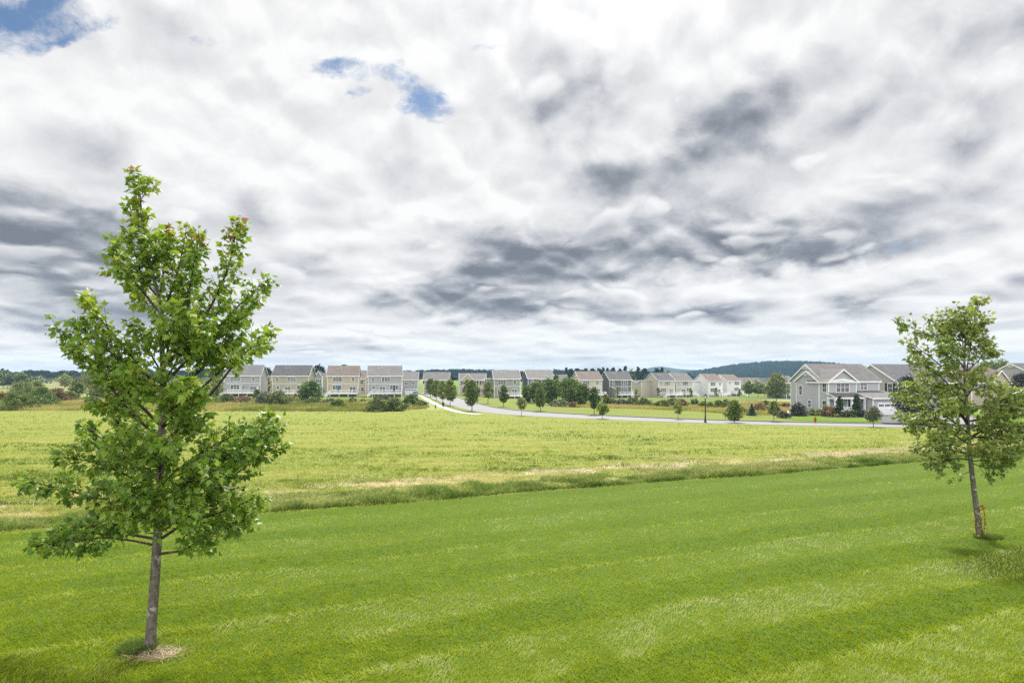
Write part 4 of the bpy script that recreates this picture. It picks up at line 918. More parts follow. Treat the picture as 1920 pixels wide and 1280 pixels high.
def shrub(label, u, vb, vt, w, mat, tone=.5, kind='dome', n=None, Y=None, name='shrub', cat='shrub', group='shrubs in the brush', s=None):
    p = GU(u, Y) if Y else G(u, vb); Y = p.y; zt = (ZC-(vt-HV)*Y/F) - p.z; r = w*Y/F/2*1.18; zt *= 1.08; s = s or max(.08, Y*.0023)
    n = n or int(min(3600, max(320, 7.5*(2*r*zt)/(s*s*.36))))
    C, ti = crown_pts(kind, 0, zt*1.0, r, n, tone, spread=.2); V, Fc, _ = leaf_quads(C, s*(.7+.6*nrs.rand(n)), None)
    root = empty(name, p); tag(root, label, cat, group)
    link('foliage', np_mesh('foliage', V, Fc, M[mat], ti), root)
    tb = MB()
    for i in range(5):
        a = i*1.26+u; tb.tube([(.05*math.cos(a), .05*math.sin(a), -.1), (r*.3*math.cos(a), r*.3*math.sin(a), zt*.45), (r*.5*math.cos(a), r*.5*math.sin(a), zt*.8)], [.04, .03, .012], 5)
    tb.build('stem', M['limb'], root); return root

# ------------------------------------------------------------------ the two young maples in front
OUT = [(0,0),(.20,-.06),(.30,.04),(.24,.14),(.40,.22),(.56,.46),(.40,.42),(.22,.46),(.27,.62),(.16,.66),(0,1.0)]
OUT = OUT + [(-x, y) for x, y in OUT[-2:0:-1]]
def maple_leaves(Pn, D, Nn, S, tint, mat, name='crown'):
    n = len(Pn); D = D/np.linalg.norm(D, axis=1)[:, None]; Nn = Nn - D*(D*Nn).sum(1)[:, None]; Nn /= np.linalg.norm(Nn, axis=1)[:, None]; X = np.cross(D, Nn)
    o = np.array([(0, .36)] + OUT); zz = -.30*np.abs(o[:, 0]) - .18*o[:, 1]**2
    fold = (.5+1.0*nrs.rand(n))[:, None, None]; wd = (.85+.35*nrs.rand(n))[:, None, None]
    V = Pn[:, None] + S[:, None, None]*(X[:, None]*o[None, :, 0, None]*wd + D[:, None]*o[None, :, 1, None] + Nn[:, None]*zz[None, :, None]*fold)
    m = len(o); k = len(OUT); tr = np.array([(0, 1+i, 1+(i+1) % k) for i in range(k)])
    Fc = (np.arange(n)*m)[:, None, None] + tr[None]
    return np_mesh(name, V.reshape(-1, 3), Fc.reshape(-1, 3), mat, np.repeat(tint, k))
def young_maple(label, trunk, limbs, r0, mat, size, spacing, per, seed, tone=.42, red_tips=True, fill=1.0, girth=1.0):
    rg = np.random.RandomState(seed); p0 = G(trunk[0][0], trunk[0][1]); Y0 = p0.y
    root = empty('maple_tree', p0); tag(root, label, 'tree', 'young maples on the lawn')
    def path(lst, dy, y_from=0.0):
        out = []
        for i, q in enumerate(lst):
            f = i/(len(lst)-1); out.append(W(q[0], q[1], Y0 + y_from + dy*f) - p0)
        return out
    tp = path(trunk, 0); tp[0].z -= .08
    hs = [q.z for q in tp]; tb = MB()
    # denser, gently wavy trunk
    tz = []
    for i in range(len(tp)-1):
        for j in range(4): tz.append(tp[i].lerp(tp[i+1], j/4))
    tz.append(tp[-1]); top = tz[-1].z
    def tr(z): f = max(0, z)/top; return r0*((1-f)**.85*.84 + .06) * (1 + .35*math.exp(-max(0, z)/.08))
    tb.tube(tz, [tr(q.z) for q in tz], 14); tb.build('trunk', M['bark'], root, smooth=True)
    LP, LD, LN, LS, LT = [], [], [], [], []
    def leaves_on(a, b, k, t0):
        a = np.array(a); b = np.array(b); ax = b-a; ax /= (np.linalg.norm(ax)+1e-9)
        for i in range(k):
            f = .25+.75*(i+rg.rand())/k; q = a+(b-a)*f; d = ax*.5 + rg.normal(size=3)*.75 + np.array([0, 0, -.18])
            d /= np.linalg.norm(d); st = .03+.05*rg.rand()
            LP.append(q + d*st); LD.append(d + np.array([0, 0, -.35])); LN.append(np.array([0, 0, 1.0]) + rg.normal(size=3)*.55); LS.append(size*(.65+.6*rg.rand())); LT.append(t0 + .13*rg.normal())
    for L in limbs:
        pts, dy = L[0], L[1]; opt = L[2] if len(L) > 2 else {}
        lp = path(pts, dy)
        # smooth the limb
        q = [lp[0]]
        for i in range(len(lp)-1):
            for j in range(1, 6):
                t = j/5; p_1 = lp[max(i-1, 0)]; p2 = lp[min(i+2, len(lp)-1)]
                q.append(((lp[i]*2) + (lp[i+1]-p_1)*t + (p_1*2-lp[i]*5+lp[i+1]*4-p2)*t*t + (lp[i]*3-p_1-lp[i+1]*3+p2)*t**3)*.5)
        mb = MB(); n = len(q); Lg = sum((q[i+1]-q[i]).length for i in range(n-1)); rb = min(tr(lp[0].z)*.62, (.010+.0115*Lg)*girth)
        mb.tube(q, [rb*(1-.86*i/(n-1)) for i in range(n)], 7)
        tip = Vector(q[-1]); lt = tone + .06*rg.normal() + .16*(max(0, tip.z)/top-.45)  # higher limbs get a lighter tint: sunlight on the crown top put into leaf colour
        d = 0.0; cum = [0]
        for i in range(n-1): cum.append(cum[-1]+(q[i+1]-q[i]).length)
        s_ = Lg*opt.get('from', .22)
        while s_ < Lg:
            i = min(n-2, max(0, int(np.searchsorted(cum, s_))-1)); f = (s_-cum[i])/max(1e-6, cum[i+1]-cum[i]); pt = q[i].lerp(q[i+1], min(1, f)); ax = (q[i+1]-q[i]).normalized()
            fr = s_/Lg; tl = (.40*(1-fr)+.16)*(.6+.7*rg.rand())*opt.get('tw', 1)*fill
            dv = Vector(rg.normal(size=3)); dv = (dv - ax*dv.dot(ax)).normalized(); dr = (ax*.75 + dv*.95 + Vector((0, 0, .22))).normalized()
            e = pt + dr*tl; mid = pt.lerp(e, .5) + Vector((0, 0, -.02))
            mb.tube([pt, mid, e], [.0055, .004, .002], 4, cap=False)
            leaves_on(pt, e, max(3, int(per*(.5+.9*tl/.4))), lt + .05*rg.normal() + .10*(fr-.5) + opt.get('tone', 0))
            s_ += spacing*(.6+.8*rg.rand())
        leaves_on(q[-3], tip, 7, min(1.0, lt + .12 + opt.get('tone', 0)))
        if opt.get('red') and red_tips:
            nn = opt['red']; leaves_on(q[-3], tip + Vector((0, 0, .05)), nn, 2.0)
            for z in opt.get('also', ()):
                pt = q[int(z*(n-1))]; leaves_on(pt, pt + Vector((.0, -.12, .08)), 6, 2.0)
        mb.build('limb', M['limb'], root, smooth=True)
    A = np.array
    T = A(LT); T = np.where(T > 1.2, .94 + .05*rg.rand(len(T)), np.clip(T, 0, .80))
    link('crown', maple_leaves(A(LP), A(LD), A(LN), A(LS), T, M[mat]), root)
    return root, p0
TR1 = [(281,1216),(284,1170),(288,1120),(292,1060),(295,1010),(299,930),(302,850),(304,770),(306,700),(303,640),(300,590),(296,550),(283,500),(271,460),(266,410),(263,370),(255,345),(248,326)]
LM1 = [
 ([(297,1038),(345,1030),(375,1012),(425,985),(467,972)], -.5), ([(298,1012),(345,978),(400,918),(440,890),(490,852),(527,832)], .6, {'from': .3}),
 ([(345,978),(400,965),(450,945),(488,933)], -.7), ([(292,1022),(240,1012),(180,1008),(110,1022),(72,1012)], -.4, {'from': .25}),
 ([(294,1010),(235,1000),(160,985),(98,1022)], .6), ([(297,955),(225,948),(140,922),(80,908),(48,905)], .2, {'from': .22}),
 ([(298,925),(240,892),(170,865),(110,858)], -.7), ([(299,900),(230,858),(185,818),(160,800)], .6), ([(301,870),(240,810),(200,770),(176,752)], -.2),
 ([(303,830),(240,765),(190,705),(150,665),(128,660)], -.5), ([(304,800),(240,735),(180,665),(106,614)], .4), ([(305,740),(240,660),(190,600),(156,556)], 0),
 ([(305,720),(235,680),(180,640),(140,600)], -.9), ([(304,700),(275,650),(258,608)], -.6), ([(298,585),(255,530),(225,490),(213,456)], .2),
 ([(299,560),(268,520),(252,470),(244,435)], -.2), ([(300,600),(330,520),(343,465),(349,428)], 0), ([(298,560),(308,500),(316,430)], .3, {'red': 7}),
 ([(303,640),(348,565),(364,490),(372,448)], -.4, {'red': 7}), ([(306,690),(380,600),(425,510),(438,455),(446,416)], .3, {'red': 8, 'also': (.82,), 'from': .2}),
 ([(306,720),(385,640),(440,580),(498,526)], -.2), ([(306,750),(380,690),(440,610),(480,560)], .8), ([(305,790),(395,712),(455,655),(507,618)], .5, {'from': .45}), ([(304,835),(390,745),(450,670),(490,640)], -.7, {'from': .68}),
 ([(302,905),(375,850),(440,815),(503,782)], -.2), ([(300,945),(370,900),(440,845),(515,800)], -.9), ([(301,900),(380,875),(450,850),(500,815)], .3),
 ([(301,900),(300,862),(312,826)], -1.5, {'tone': .08}), ([(303,800),(330,762),(352,722)], -1.4, {'tone': .08}), ([(299,955),(272,932),(240,920)], -1.4), ([(302,860),(270,800),(262,760)], 1.5),
 ([(303,850),(345,800),(352,760)], 1.4), ([(305,700),(322,622),(332,580)], -1.0, {'tone': .08}), ([(298,985),(330,962),(362,948)], -1.3), ([(304,760),(270,720),(248,690)], -1.2), ([(302,880),(250,850),(225,830)], -1.3),
 ([(305,690),(350,650),(380,610)], -.9), ([(306,720),(340,660),(362,600)], 1.0), ([(304,800),(350,775),(375,740)], -1.1), ([(300,930),(350,900),(410,880)], -1.2), ([(299,980),(250,965),(205,950)], -1.0),
 ([(300,960),(240,940),(190,900)], 1.2), ([(300,950),(350,925),(400,890)], 1.3), ([(297,1000),(330,985),(390,990)], .9), ([(305,660),(330,600),(345,545)], .6), ([(302,620),(285,570),(262,545)], .5), ([(306,680),(400,640),(450,600)], .1),
 ([(296,550),(283,500),(271,460),(266,410),(263,370),(255,345),(248,326)], 0, {'from': .04, 'tw': .62, 'red': 8, 'also': (.62,), 'tone': .10}), ([(283,500),(300,470),(312,450)], -.2, {'tw': .7}), ([(266,420),(250,400),(243,390)], .1, {'tw': .5}), ([(264,375),(277,355),(282,340)], 0, {'tw': .6}),
]
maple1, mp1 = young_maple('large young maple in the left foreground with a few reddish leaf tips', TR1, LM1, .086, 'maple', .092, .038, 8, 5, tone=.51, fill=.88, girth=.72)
TR2 = [(1838,1006),(1834,975),(1829,940),(1824,900),(1820,865),(1817,830),(1815,790),(1812,750),(1809,710),(1808,670),(1811,635),(1820,600),(1830,578),(1840,562)]
LM2 = [
 ([(1821,868),(1860,878),(1885,868)], -.3), ([(1822,882),(1808,888),(1800,892)], -.1, {'from': .8}), ([(1820,862),(1785,860),(1752,872),(1738,862)], -.3), ([(1819,852),(1775,842),(1735,838),(1716,834)], .3),
 ([(1817,832),(1770,805),(1725,795),(1688,776)], -.4), ([(1816,812),(1765,775),(1715,755),(1676,744)], .5), ([(1815,795),(1770,745),(1725,735),(1692,728)], -.8), ([(1812,760),(1770,712),(1735,685),(1708,672)], 0),
 ([(1810,725),(1760,682),(1725,655),(1699,640)], .5), ([(1808,690),(1770,645),(1725,622),(1687,606)], -.2), ([(1809,660),(1785,620),(1764,588)], .3), ([(1808,672),(1802,615),(1796,576)], -.4), ([(1811,632),(1828,595),(1842,560)], .2, {'from': .1}),
 ([(1810,665),(1840,645),(1858,660)], 0), ([(1809,700),(1838,672),(1852,648)], -.5), ([(1812,735),(1860,722),(1890,735)], .4), ([(1814,775),(1870,752),(1935,742)], -.3), ([(1815,805),(1870,782),(1945,768)], .6), ([(1816,835),(1880,820),(1950,800)], -.4),
 ([(1818,852),(1870,852),(1925,842)], .4), ([(1819,864),(1865,862),(1905,860)], -.7), ([(1817,825),(1860,800),(1910,815)], -1.1), ([(1815,790),(1790,765),(1770,760)], -1.3), ([(1815,800),(1800,770),(1795,735)], 1.3), ([(1816,830),(1780,820),(1750,815)], -1.4),
 ([(1812,745),(1830,715),(1835,690)], -1.0), ([(1811,740),(1790,700),(1775,670)], 1.0), ([(1816,820),(1850,800),(1870,770)], 1.2), ([(1818,850),(1800,845),(1770,835)], 1.0), ([(1809,690),(1785,660),(1770,640)], -.8), ([(1814,770),(1760,735),(1725,705)], .9), ([(1816,815),(1740,785),(1705,800)], .9), ([(1811,640),(1795,610),(1780,600)], -.5),
 ([(1809,680),(1770,625),(1745,600)], .4), ([(1812,700),(1820,650),(1832,610)], .7), ([(1810,650),(1830,620),(1850,600)], -.3), ([(1815,780),(1840,760),(1880,790)], -.9),([(1817,840),(1840,845),(1860,830)], -1.2), ([(1815,790),(1900,770),(1990,750)], .1), ([(1816,820),(1900,815),(1985,800)], .2),
]
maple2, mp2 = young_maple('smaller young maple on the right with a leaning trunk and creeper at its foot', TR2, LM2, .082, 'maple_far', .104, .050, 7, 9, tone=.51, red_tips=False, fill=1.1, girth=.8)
def creeper():
    pts, D, N_, S, T = [], [], [], [], []
    rg = np.random.RandomState(3)
    for (u, v, n, red) in [(1842,948,9,.85),(1845,958,14,.25),(1848,968,12,.1),(1849,978,12,.1),(1848,988,12,.2),(1846,998,9,.1),(1843,972,8,.2),(1842,985,8,.2),(1828,978,4,.75),(1827,988,3,.7),(1829,995,3,.5)]:
        c = np.array(W(u, v, mp2.y-.12)-mp2)
        for i in range(n): pts.append(c+rg.normal(size=3)*np.array([.028,.04,.06])); D.append(rg.normal(size=3)*.4+np.array([0,-.2,-1])); N_.append(rg.normal(size=3)*.6+np.array([0,-1,.5])); S.append(.045+.03*rg.rand()); T.append(np.clip(red+.12*rg.normal(),0,1))
    root = empty('creeper', mp2); tag(root, 'red and yellow creeper leaves hanging on the trunk of the right maple', 'creeper')
    A = np.array; link('foliage', maple_leaves(A(pts), A(D), A(N_), A(S), A(T), M['vine'], 'foliage'), root)
    m = MB()
    for us in ([(1843,1006),(1846,990),(1847,970),(1842,946)], [(1832,1004),(1829,990),(1828,975)]): m.tube([W(u, v, mp2.y-.12)-mp2 for u, v in us], .008, 5)
    m.build('stem', M['limb'], root)
creeper()
def base_tufts():
    xs, ys = [], []
    for (bx, by, rx, ry, n) in ((mp1.x-.16, mp1.y-.05, .28, .22, 1500), (mp2.x+.12, mp2.y-.12, .38, .22, 900)):
        th = nrs.rand(n)*6.283; r = np.sqrt(nrs.rand(n)); xs.append(bx+r*rx*np.cos(th)); ys.append(by+r*ry*np.sin(th))
    x = np.concatenate(xs); y = np.concatenate(ys); n = len(x); h = .05+.09*nrs.rand(n)
    o = link('tuft_grass', blades('tuft_grass', np.stack([x, y, gz(x, y)], -1), h, np.full(n, .009)+y*.0002, h*(.4+nrs.rand(n)), nrs.rand(n)*6.283, np.clip(.15+.35*nrs.rand(n), 0, 1), M['edge_blade']))
    tag(o, 'uncut grass tufts around the feet of the two maples', 'long grass', kind='stuff')
base_tufts()
# ------------------------------------------------------------------ street trees
ST = 'young trees along the road'
tree('dark oval street tree with a clear trunk, tallest beside the bend of the road', 885, 771, 714, 26, 760, 'street', 'egg', 1700, .36, group=ST)
tree('leafy street tree with yellowish top at the right end of the roadside cluster', 844, 761, 714, 23, 751, 'street_warm', 'egg', 1400, .45, group=ST)
tree('rusty tinged street tree standing left of the leafy one in the roadside cluster', 830, 758, 715, 19, 747, 'street_warm', 'egg', 1200, .60, group=ST)
tree('small green street tree in the roadside cluster, behind the rusty tinged one', 818, 751, 714, 17, 743, 'street', 'egg', 1000, .55, group=ST)
tree('dark green street tree at the left end of the roadside cluster', 807, 744, 711, 17, 738, 'street', 'egg', 1000, .45, group=ST)
tree('pale green young street tree before the pinkish tan house wall', 915, 757.5, 716, 17, 746, 'street_warm', 'egg', 1000, .62, group=ST)
tree('slim dark tree standing before the deck of the sage grey house', 944, 763.5, 723, 16, 755, 'street', 'egg', 1000, .28, group=ST)
tree('green tree behind the dark oval street tree, close to the road edge', 876, 748, 712, 15, 742, 'street', 'egg', 800, .5, group=ST)
tree('thin sapling with a sparse light crown at the near road edge', 978, 779.5, 745, 18, 767, 'olive', 'oval', 520, .62, group=ST)
tree('dark tree with a broad low crown on the verge before the dense tree group', 1013, 771.5, 727, 21, 762, 'street', 'egg', 1300, .38, group=ST)
tree('dark pear shaped tree alone on the verge right of the dense tree group', 1114, 778, 728, 22, 765, 'deep', 'egg', 1400, .36, group=ST)
tree('small round headed tree on a thin trunk at the near road edge', 1129.5, 785, 757, 21, 776, 'street', 'oval', 800, .62, group=ST)
tree('bright yellow green sapling on the verge left of the lamp post', 1271, 786.5, 752, 17, 776, 'pale', 'oval', 480, .52, group=ST)
tree('bushy mid green tree on the near road edge right of the lamp post', 1377, 792.5, 752, 28, 788, 'street', 'egg', 1700, .52, group=ST)
tree('small airy tree on the verge left of the dark hedge', 1451, 791, 753, 21, 778, 'olive', 'egg', 900, .48, group=ST)
tree('grey green feathery young tree in front of the big grey house', 1638, 801, 765, 28, 789, 'greyleaf', 'egg', 1200, .52, group=ST)
tree('dark purple green tree between the garage and the right maple', 1702, 795.5, 706, 52, 779, 'plum', 'egg', 2600, .5, group=ST)
# dense group by the verge
DG = 'dense group of trees beyond the verge'
tree('round bright topped tree at the left end of the dense group', 990, 756, 723, 24, 753, 'deep', 'oval', 1300, .62, group=DG)
tree('tall dark green tree left of the middle of the dense group', 1006, 757, 716, 30, 754, 'deep', 'oval', 1600, .5, group=DG)
tree('dark tree in the middle of the dense group, before the steel blue house', 1030, 759, 713, 34, 756, 'deep', 'oval', 1800, .5, group=DG)
tree('taller tree with a pointed top behind the middle of the dense group', 1043, 757, 704, 20, 745, 'deep', 'egg', 900, .6, group=DG)
tree('broad tree with a sunlit olive top, largest of the dense group', 1068, 760, 711, 46, 756, 'deep', 'oval', 2400, .58, group=DG)
tree('lower dark tree at the right end of the dense group', 1092, 761, 722, 30, 757, 'deep', 'oval', 1500, .45, group=DG)
# slim saplings by the decks
SG = 'saplings behind the decks'
for u, vb, vt, w, lab in ((1158,747,722,9,'slim sapling before the deck of the charcoal grey house'),(1194,749,728,11,'slim sapling right of the white stairs of the charcoal grey house'),(1234,747,727,8,'slim pale sapling at the left of the beige house with the dark roof'),
    (1295,748,729,8,'slim sapling at the right corner of the pale stone coloured house'),(1342.5,746.5,727,8,'slim sapling in front of the bright white house'),(1387,745.5,729,8,'slim sapling before the last white house of the row'),(1137,749,740,11,'small bright green sapling below the deck of the beige house')):
    tree(lab, u, vb, vt, w, vb-5 if w < 10 else vb-2, 'olive', 'egg', 320, .6, group=SG, s=.34)
# trees farther back
tree('willow like olive tree left of the deep blue house', 1456, 747, 703, 40, 744, 'olive', 'egg', 1900, .5, Y=185, group='trees by the far houses')
tree('round dark green tree before the right half of the olive tan house', 582, 754, 717, 43, 752, 'deep', 'oval', 2400, .48, group='trees in the left brush')
tree('pale feathery yellow green tree left of the near maple', 121, 728, 703.5, 22, 724, 'pale', 'oval', 600, .6, group='trees in the left brush')
tree('dark tree with dense crown left of the near maple, beside a paler one', 143, 749, 713, 20, 747, 'street', 'oval', 900, .42, group='trees in the left brush')
tree('large pale topped tree partly behind the near maple', 182, 747, 696, 56, 744, 'olive', 'oval', 2000, .62, group='trees in the left brush')
tree('big leafy brush tree hidden behind the trunk of the near maple', 232, 748, 702, 50, 746, 'street', 'oval', 1700, .5, group='trees in the left brush')
tree('leafy brush tree seen through the right half of the near maple', 345, 752, 712, 60, 750, 'olive', 'oval', 1700, .45, group='trees in the left brush')
tree('yellow green tree beside the left wall of the grey duplex', 404, 748, 707, 26, 745, 'pale', 'oval', 900, .4, group='trees in the left brush')
tree('autumn yellow tree in the gap right of the grey duplex', 501, 742, 707, 13, 738, 'yellow', 'oval', 400, .35, group='trees in the left brush', Y=228)
for u, vb, vt, w, mt, tn, lab in ((6,723,697,26,'street',.45,'grey green field tree at the left edge of the photo'),(24,723,703,26,'greyleaf',.3,'rounded grey green field tree second from the left edge'),(40,722,701,20,'street',.4,'dark rounded field tree right of the grey green field tree'),(62,721,709,28,'street',.5,'low broad field tree below the far wood'),(22,722.5,713,14,'plum',.6,'dark low bush at the foot of the far field trees'),(150,718,710,22,'rust',.4,'brownish low tree in the far field')):
    tree(lab, u, vb, vt, w, vb-1.5, mt, 'oval', 650, tn, group='trees in the far left field', Y=330)
for u, vt, w, k, lab in ((1062,688.5,6,'egg','thin pointed skyline tree, leftmost above the beige roof'),(1071,692,10,'oval','low rounded skyline tree beside the thin pointed one'),(1083,691,13,'oval','broad skyline tree above the left part of the reddish brown roof'),(1098,691.5,11,'oval','rounded skyline tree above the middle of the reddish brown roof'),(1111,691,11,'oval','rounded skyline tree above the right end of the reddish brown roof'),(1124,690.5,11,'oval','skyline tree in the gap left of the charcoal grey house'),
    (1131,688.5,6,'cone','small pointed conifer above the left end of the charcoal grey roof'),(1139,690,7,'cone','small conifer right of the first one above the charcoal grey roof'),(1150,690,10,'oval','skyline tree above the middle of the charcoal grey roof'),(1162,692,11,'oval','low skyline tree above the right part of the charcoal grey roof'),(1172.5,687.5,10,'egg','tall dark skyline tree right of the charcoal grey roof'),(1185,693,13,'oval','pale green skyline tree between two tall dark ones'),
    (1196,687.5,9,'egg','tall dark skyline tree above the side wing of the beige house'),(1208,691.5,16,'oval','broad skyline tree left of the bluish mountain'),(1231,690.5,13,'oval','dark domed skyline tree in front of the bluish mountain'),(1241,688.8,7,'egg','slim skyline tree right of the dark domed one'),(1253,695.5,14,'oval','low skyline tree above the pale stone coloured house')):
    tree(lab, u, 725, vt, w, 716, 'wood' if 'pale' not in lab else 'olive', k, 420, .5, group='trees on the skyline', Y=400, s=1.0)
for u, vt, w, lab in ((500,690,17,'dark tree filling the gap behind the grey duplex'),(597,687.5,24,'dark tree behind the gap right of the olive tan house'),(646,683.8,16,'treetop peeping over the brown roof of the parasol house'),(782,699,10,'dark tree right of the garage house'),(848,707,16,'dark tree in the gap right of the long grey roof'),(979,700,14,'dark tree in the gap right of the sage grey house')):
    tree(lab, u, 725, vt, w, 712, 'wood', 'oval', 600, .5, group='trees behind the houses', Y=300, s=.8)
for u, vb, vt, w, mt, tn, lab in ((1404,738,717,26,'street',.5,'dense green tree before the far tan roofs, left of three'),(1421,738,718,24,'olive',.5,'leafy tree before the far tan roofs, middle of three'),(1434,737,719,16,'street',.6,'lighter tree before the far tan roofs, right of three')):
    tree(lab, u, vb, vt, w, vb-1, mt, 'oval', 900, tn, group='trees by the far houses', Y=250)
tree('dark leafy tree at the right edge above the dark shrubs', 1912, 776, 700, 30, 770, 'plum', 'oval', 1500, .45, Y=120, group='trees by the far houses')
tree('hazy green tree on the rise behind the rightmost houses', 1872, 725, 677, 50, 715, 'street', 'oval', 1500, .5, Y=200, group='trees by the far houses')
tree('second hazy green tree on the rise, nearer the brown hipped roof', 1850, 725, 682, 34, 715, 'street', 'oval', 1100, .45, Y=205, group='trees by the far houses')

# ------------------------------------------------------------------ shrubs
SB = [(33,768.5,737,54,'street',.40,'big dark shrub at the left end of the brush, nearest the meadow'),(80,761,730,42,'deep',.6,'dark rounded shrub right of the big one at the left end'),(42,750,720,42,'olive',.48,'olive shrub standing behind the big dark one'),(2,755,737,22,'yellow',.35,'yellowish shrub cut by the left edge of the photo'),(66,748,718,30,'olive',.6,'pale olive shrub behind the dark rounded one'),
 (105,754,731,36,'rust',.35,'reddish brown shrub in the left brush'),(130,752,735,28,'pale',.35,'light green shrub below the dark tree left of the near maple'),(172,757,744,26,'greyleaf',.45,'grey green low shrub left of the near maple trunk'),(98,757,744,22,'olive',.4,'small olive shrub at the meadow edge beside the dark rounded one'),
 (262,757,735,44,'olive',.5,'olive shrub behind the near maple, just left of its stem'),(300,758,738,40,'street',.5,'green shrub right behind the stem of the near maple'),(385,755,738,36,'street',.5,'green shrub below the left end of the grey duplex deck'),(425,756,741,30,'olive',.42,'olive shrub in front of the stairs of the grey duplex'),(455,757,744,30,'rust',.5,'brownish shrub in front of the deck of the grey duplex'),
 (482,748,731,13,'deep',.4,'small dark shrub at the right end of the grey duplex deck'),(497,759,738,32,'greyleaf',.35,'grey green shrub left of the tallest one in front of the olive tan house'),(521,761,736.5,38,'olive',.38,'tallest olive shrub in front of the olive tan house'),(545,755,743,26,'pale',.35,'light shrub before the orange chairs'),(588,758,746,38,'olive',.42,'low olive shrub at the foot of the round dark green tree'),
 (634,765,750,26,'deep',.62,'dark shrub on the meadow side before the parasol house'),(618,757,748,30,'greyleaf',.4,'low grey green shrub left of the dark one before the parasol house'),(661,756,746.5,20,'street',.45,'small dark round shrub right of the parasol house lawn'),(684,755,749,24,'rust',.4,'low brownish shrub before the gap of the brown roofed house'),
 (715,752,741,32,'greyleaf',.32,'grey green shrub below the deck of the grey house by the road'),(708,771,751,44,'olive',.36,'big olive shrub nearest the meadow, below the grey house by the road'),(741,770,749,40,'street',.35,'dark green shrub right of the big olive one near the meadow'),(772,762,743,32,'deep',.5,'dark shrub near the pavement at the end of the left brush'),(790,763,752,26,'olive',.4,'low olive shrub closest to the pavement'),
 (733,744,734.5,34,'street',.5,'leafy shrub under the deck of the grey house by the road'),(760,739,726.5,12,'street',.4,'round shrub beside the white garage door'),(755,768,757,24,'pale',.3,'pale weedy shrub between the dark ones near the pavement')]
for u, vb, vt, w, mt, tn, lab in SB: shrub(lab, u, vb, vt, w, mt, tn)
SR = [(1050,763,750.5,40,'greyleaf',.5,'pale grey green shrub in front of the dense tree group'),(1074,764,755,26,'rust',.5,'rusty low shrub right of the pale grey green one'),(1146,760,748,26,'olive',.5,'olive shrub right of the dark pear shaped tree'),(1136,760,741,16,'pale',.4,'bright green shrub between the pear shaped tree and the charcoal grey house'),(1165,761,748.5,24,'greyleaf',.42,'grey green shrub below the white stairs of the charcoal grey house'),(1186,761,747.5,26,'greyleaf',.32,'dark grey green shrub right of the stairs of the charcoal grey house'),(1207,762.5,748.5,28,'street',.42,'dark shrub below the side wing of the beige house'),(1228,764,757,18,'greyleaf',.5,'low pale shrub right of the dark one below the side wing'),
 (1243,765,751.5,24,'street',.4,'dark shrub below the white deck stairs of the beige house'),(1262,763,748,22,'olive',.38,'olive shrub below the deck of the beige house with the dark roof'),(1280,764,750,22,'rust',.45,'brownish shrub below the pale stone coloured house'),(1302,761.5,749.5,18,'deep',.55,'dark round shrub left of the lamp post'),(1318,764.5,754,20,'street',.45,'dark low shrub right behind the lamp post'),(1333,766,755.5,18,'street',.5,'low green shrub right of the lamp post'),
 (1349,766,752,22,'street',.5,'rounded green shrub below the bright white house'),(1362,764,751,22,'greyleaf',.48,'grey green shrub left of the bushy mid green tree'),(1393,776,766,18,'rust',.55,'brownish shrub between the bushy tree and the blue spruce'),(1424,772,757,30,'rust',.6,'tall pinkish weed shrub on the slope right of the blue spruce'),(1438,763,752,22,'olive',.6,'pale weedy shrub below the willow like tree'),(1472,766,757,26,'rust',.5,'brownish shrub on the slope left of the stone wall')]
for u, vb, vt, w, mt, tn, lab in SR: shrub(lab, u, vb, vt, w, mt, tn)
GH = 'plants around the big grey house'
shrub('dark rounded hedge shrub on the lawn left of the big grey house', 1470, 785.5, 772.5, 24, 'plum', .75, 'dome', group=GH)
shrub('large dark round bush with feathery top at the left corner of the big grey house', 1496, 781.5, 758.5, 29, 'plum', .8, 'dome', group=GH)
shrub('clipped round green bush below the side wall, left of a pair', 1523.5, 781, 768, 14, 'street', .72, 'dome', group=GH)
shrub('clipped round green bush below the side wall, right of a pair', 1537, 781, 768.5, 13, 'street', .6, 'dome', group=GH)
shrub('pinkish flowering bush at the corner of the porch', 1554, 782.5, 763, 24, 'rust', .55, 'dome', group=GH)
shrub('low pale shrub below the pinkish flowering bush', 1556, 782, 774, 28, 'olive', .42, 'dome', group=GH)
shrub('tall columnar evergreen at the left of the porch', 1574, 783, 744, 13, 'arbor', .5, 'column', name='columnar_evergreen', group=GH)
shrub('tall columnar evergreen right of the porch door', 1606, 783, 742.5, 14, 'arbor', .5, 'column', name='columnar_evergreen', group=GH)
shrub('low variegated pale plant in front of the left columnar evergreen', 1567, 783.5, 776.5, 16, 'pale', .6, 'dome', group=GH)
shrub('dwarf reddish tree in the flower bed between the columnar evergreens', 1588, 783, 769.5, 15, 'olive', .4, 'oval', group=GH)
shrub('dark shrub at the foot of the right columnar evergreen', 1598, 784, 771, 18, 'deep', .4, 'dome', group=GH)
shrub('dark low shrub beside the garage wall', 1620, 783.5, 771, 20, 'plum', .7, 'dome', group=GH)
shrub('dark hedge mass seen right of the maple trunk at the edge of the photo', 1903, 783, 745, 46, 'plum', .5, 'dome', group=GH)
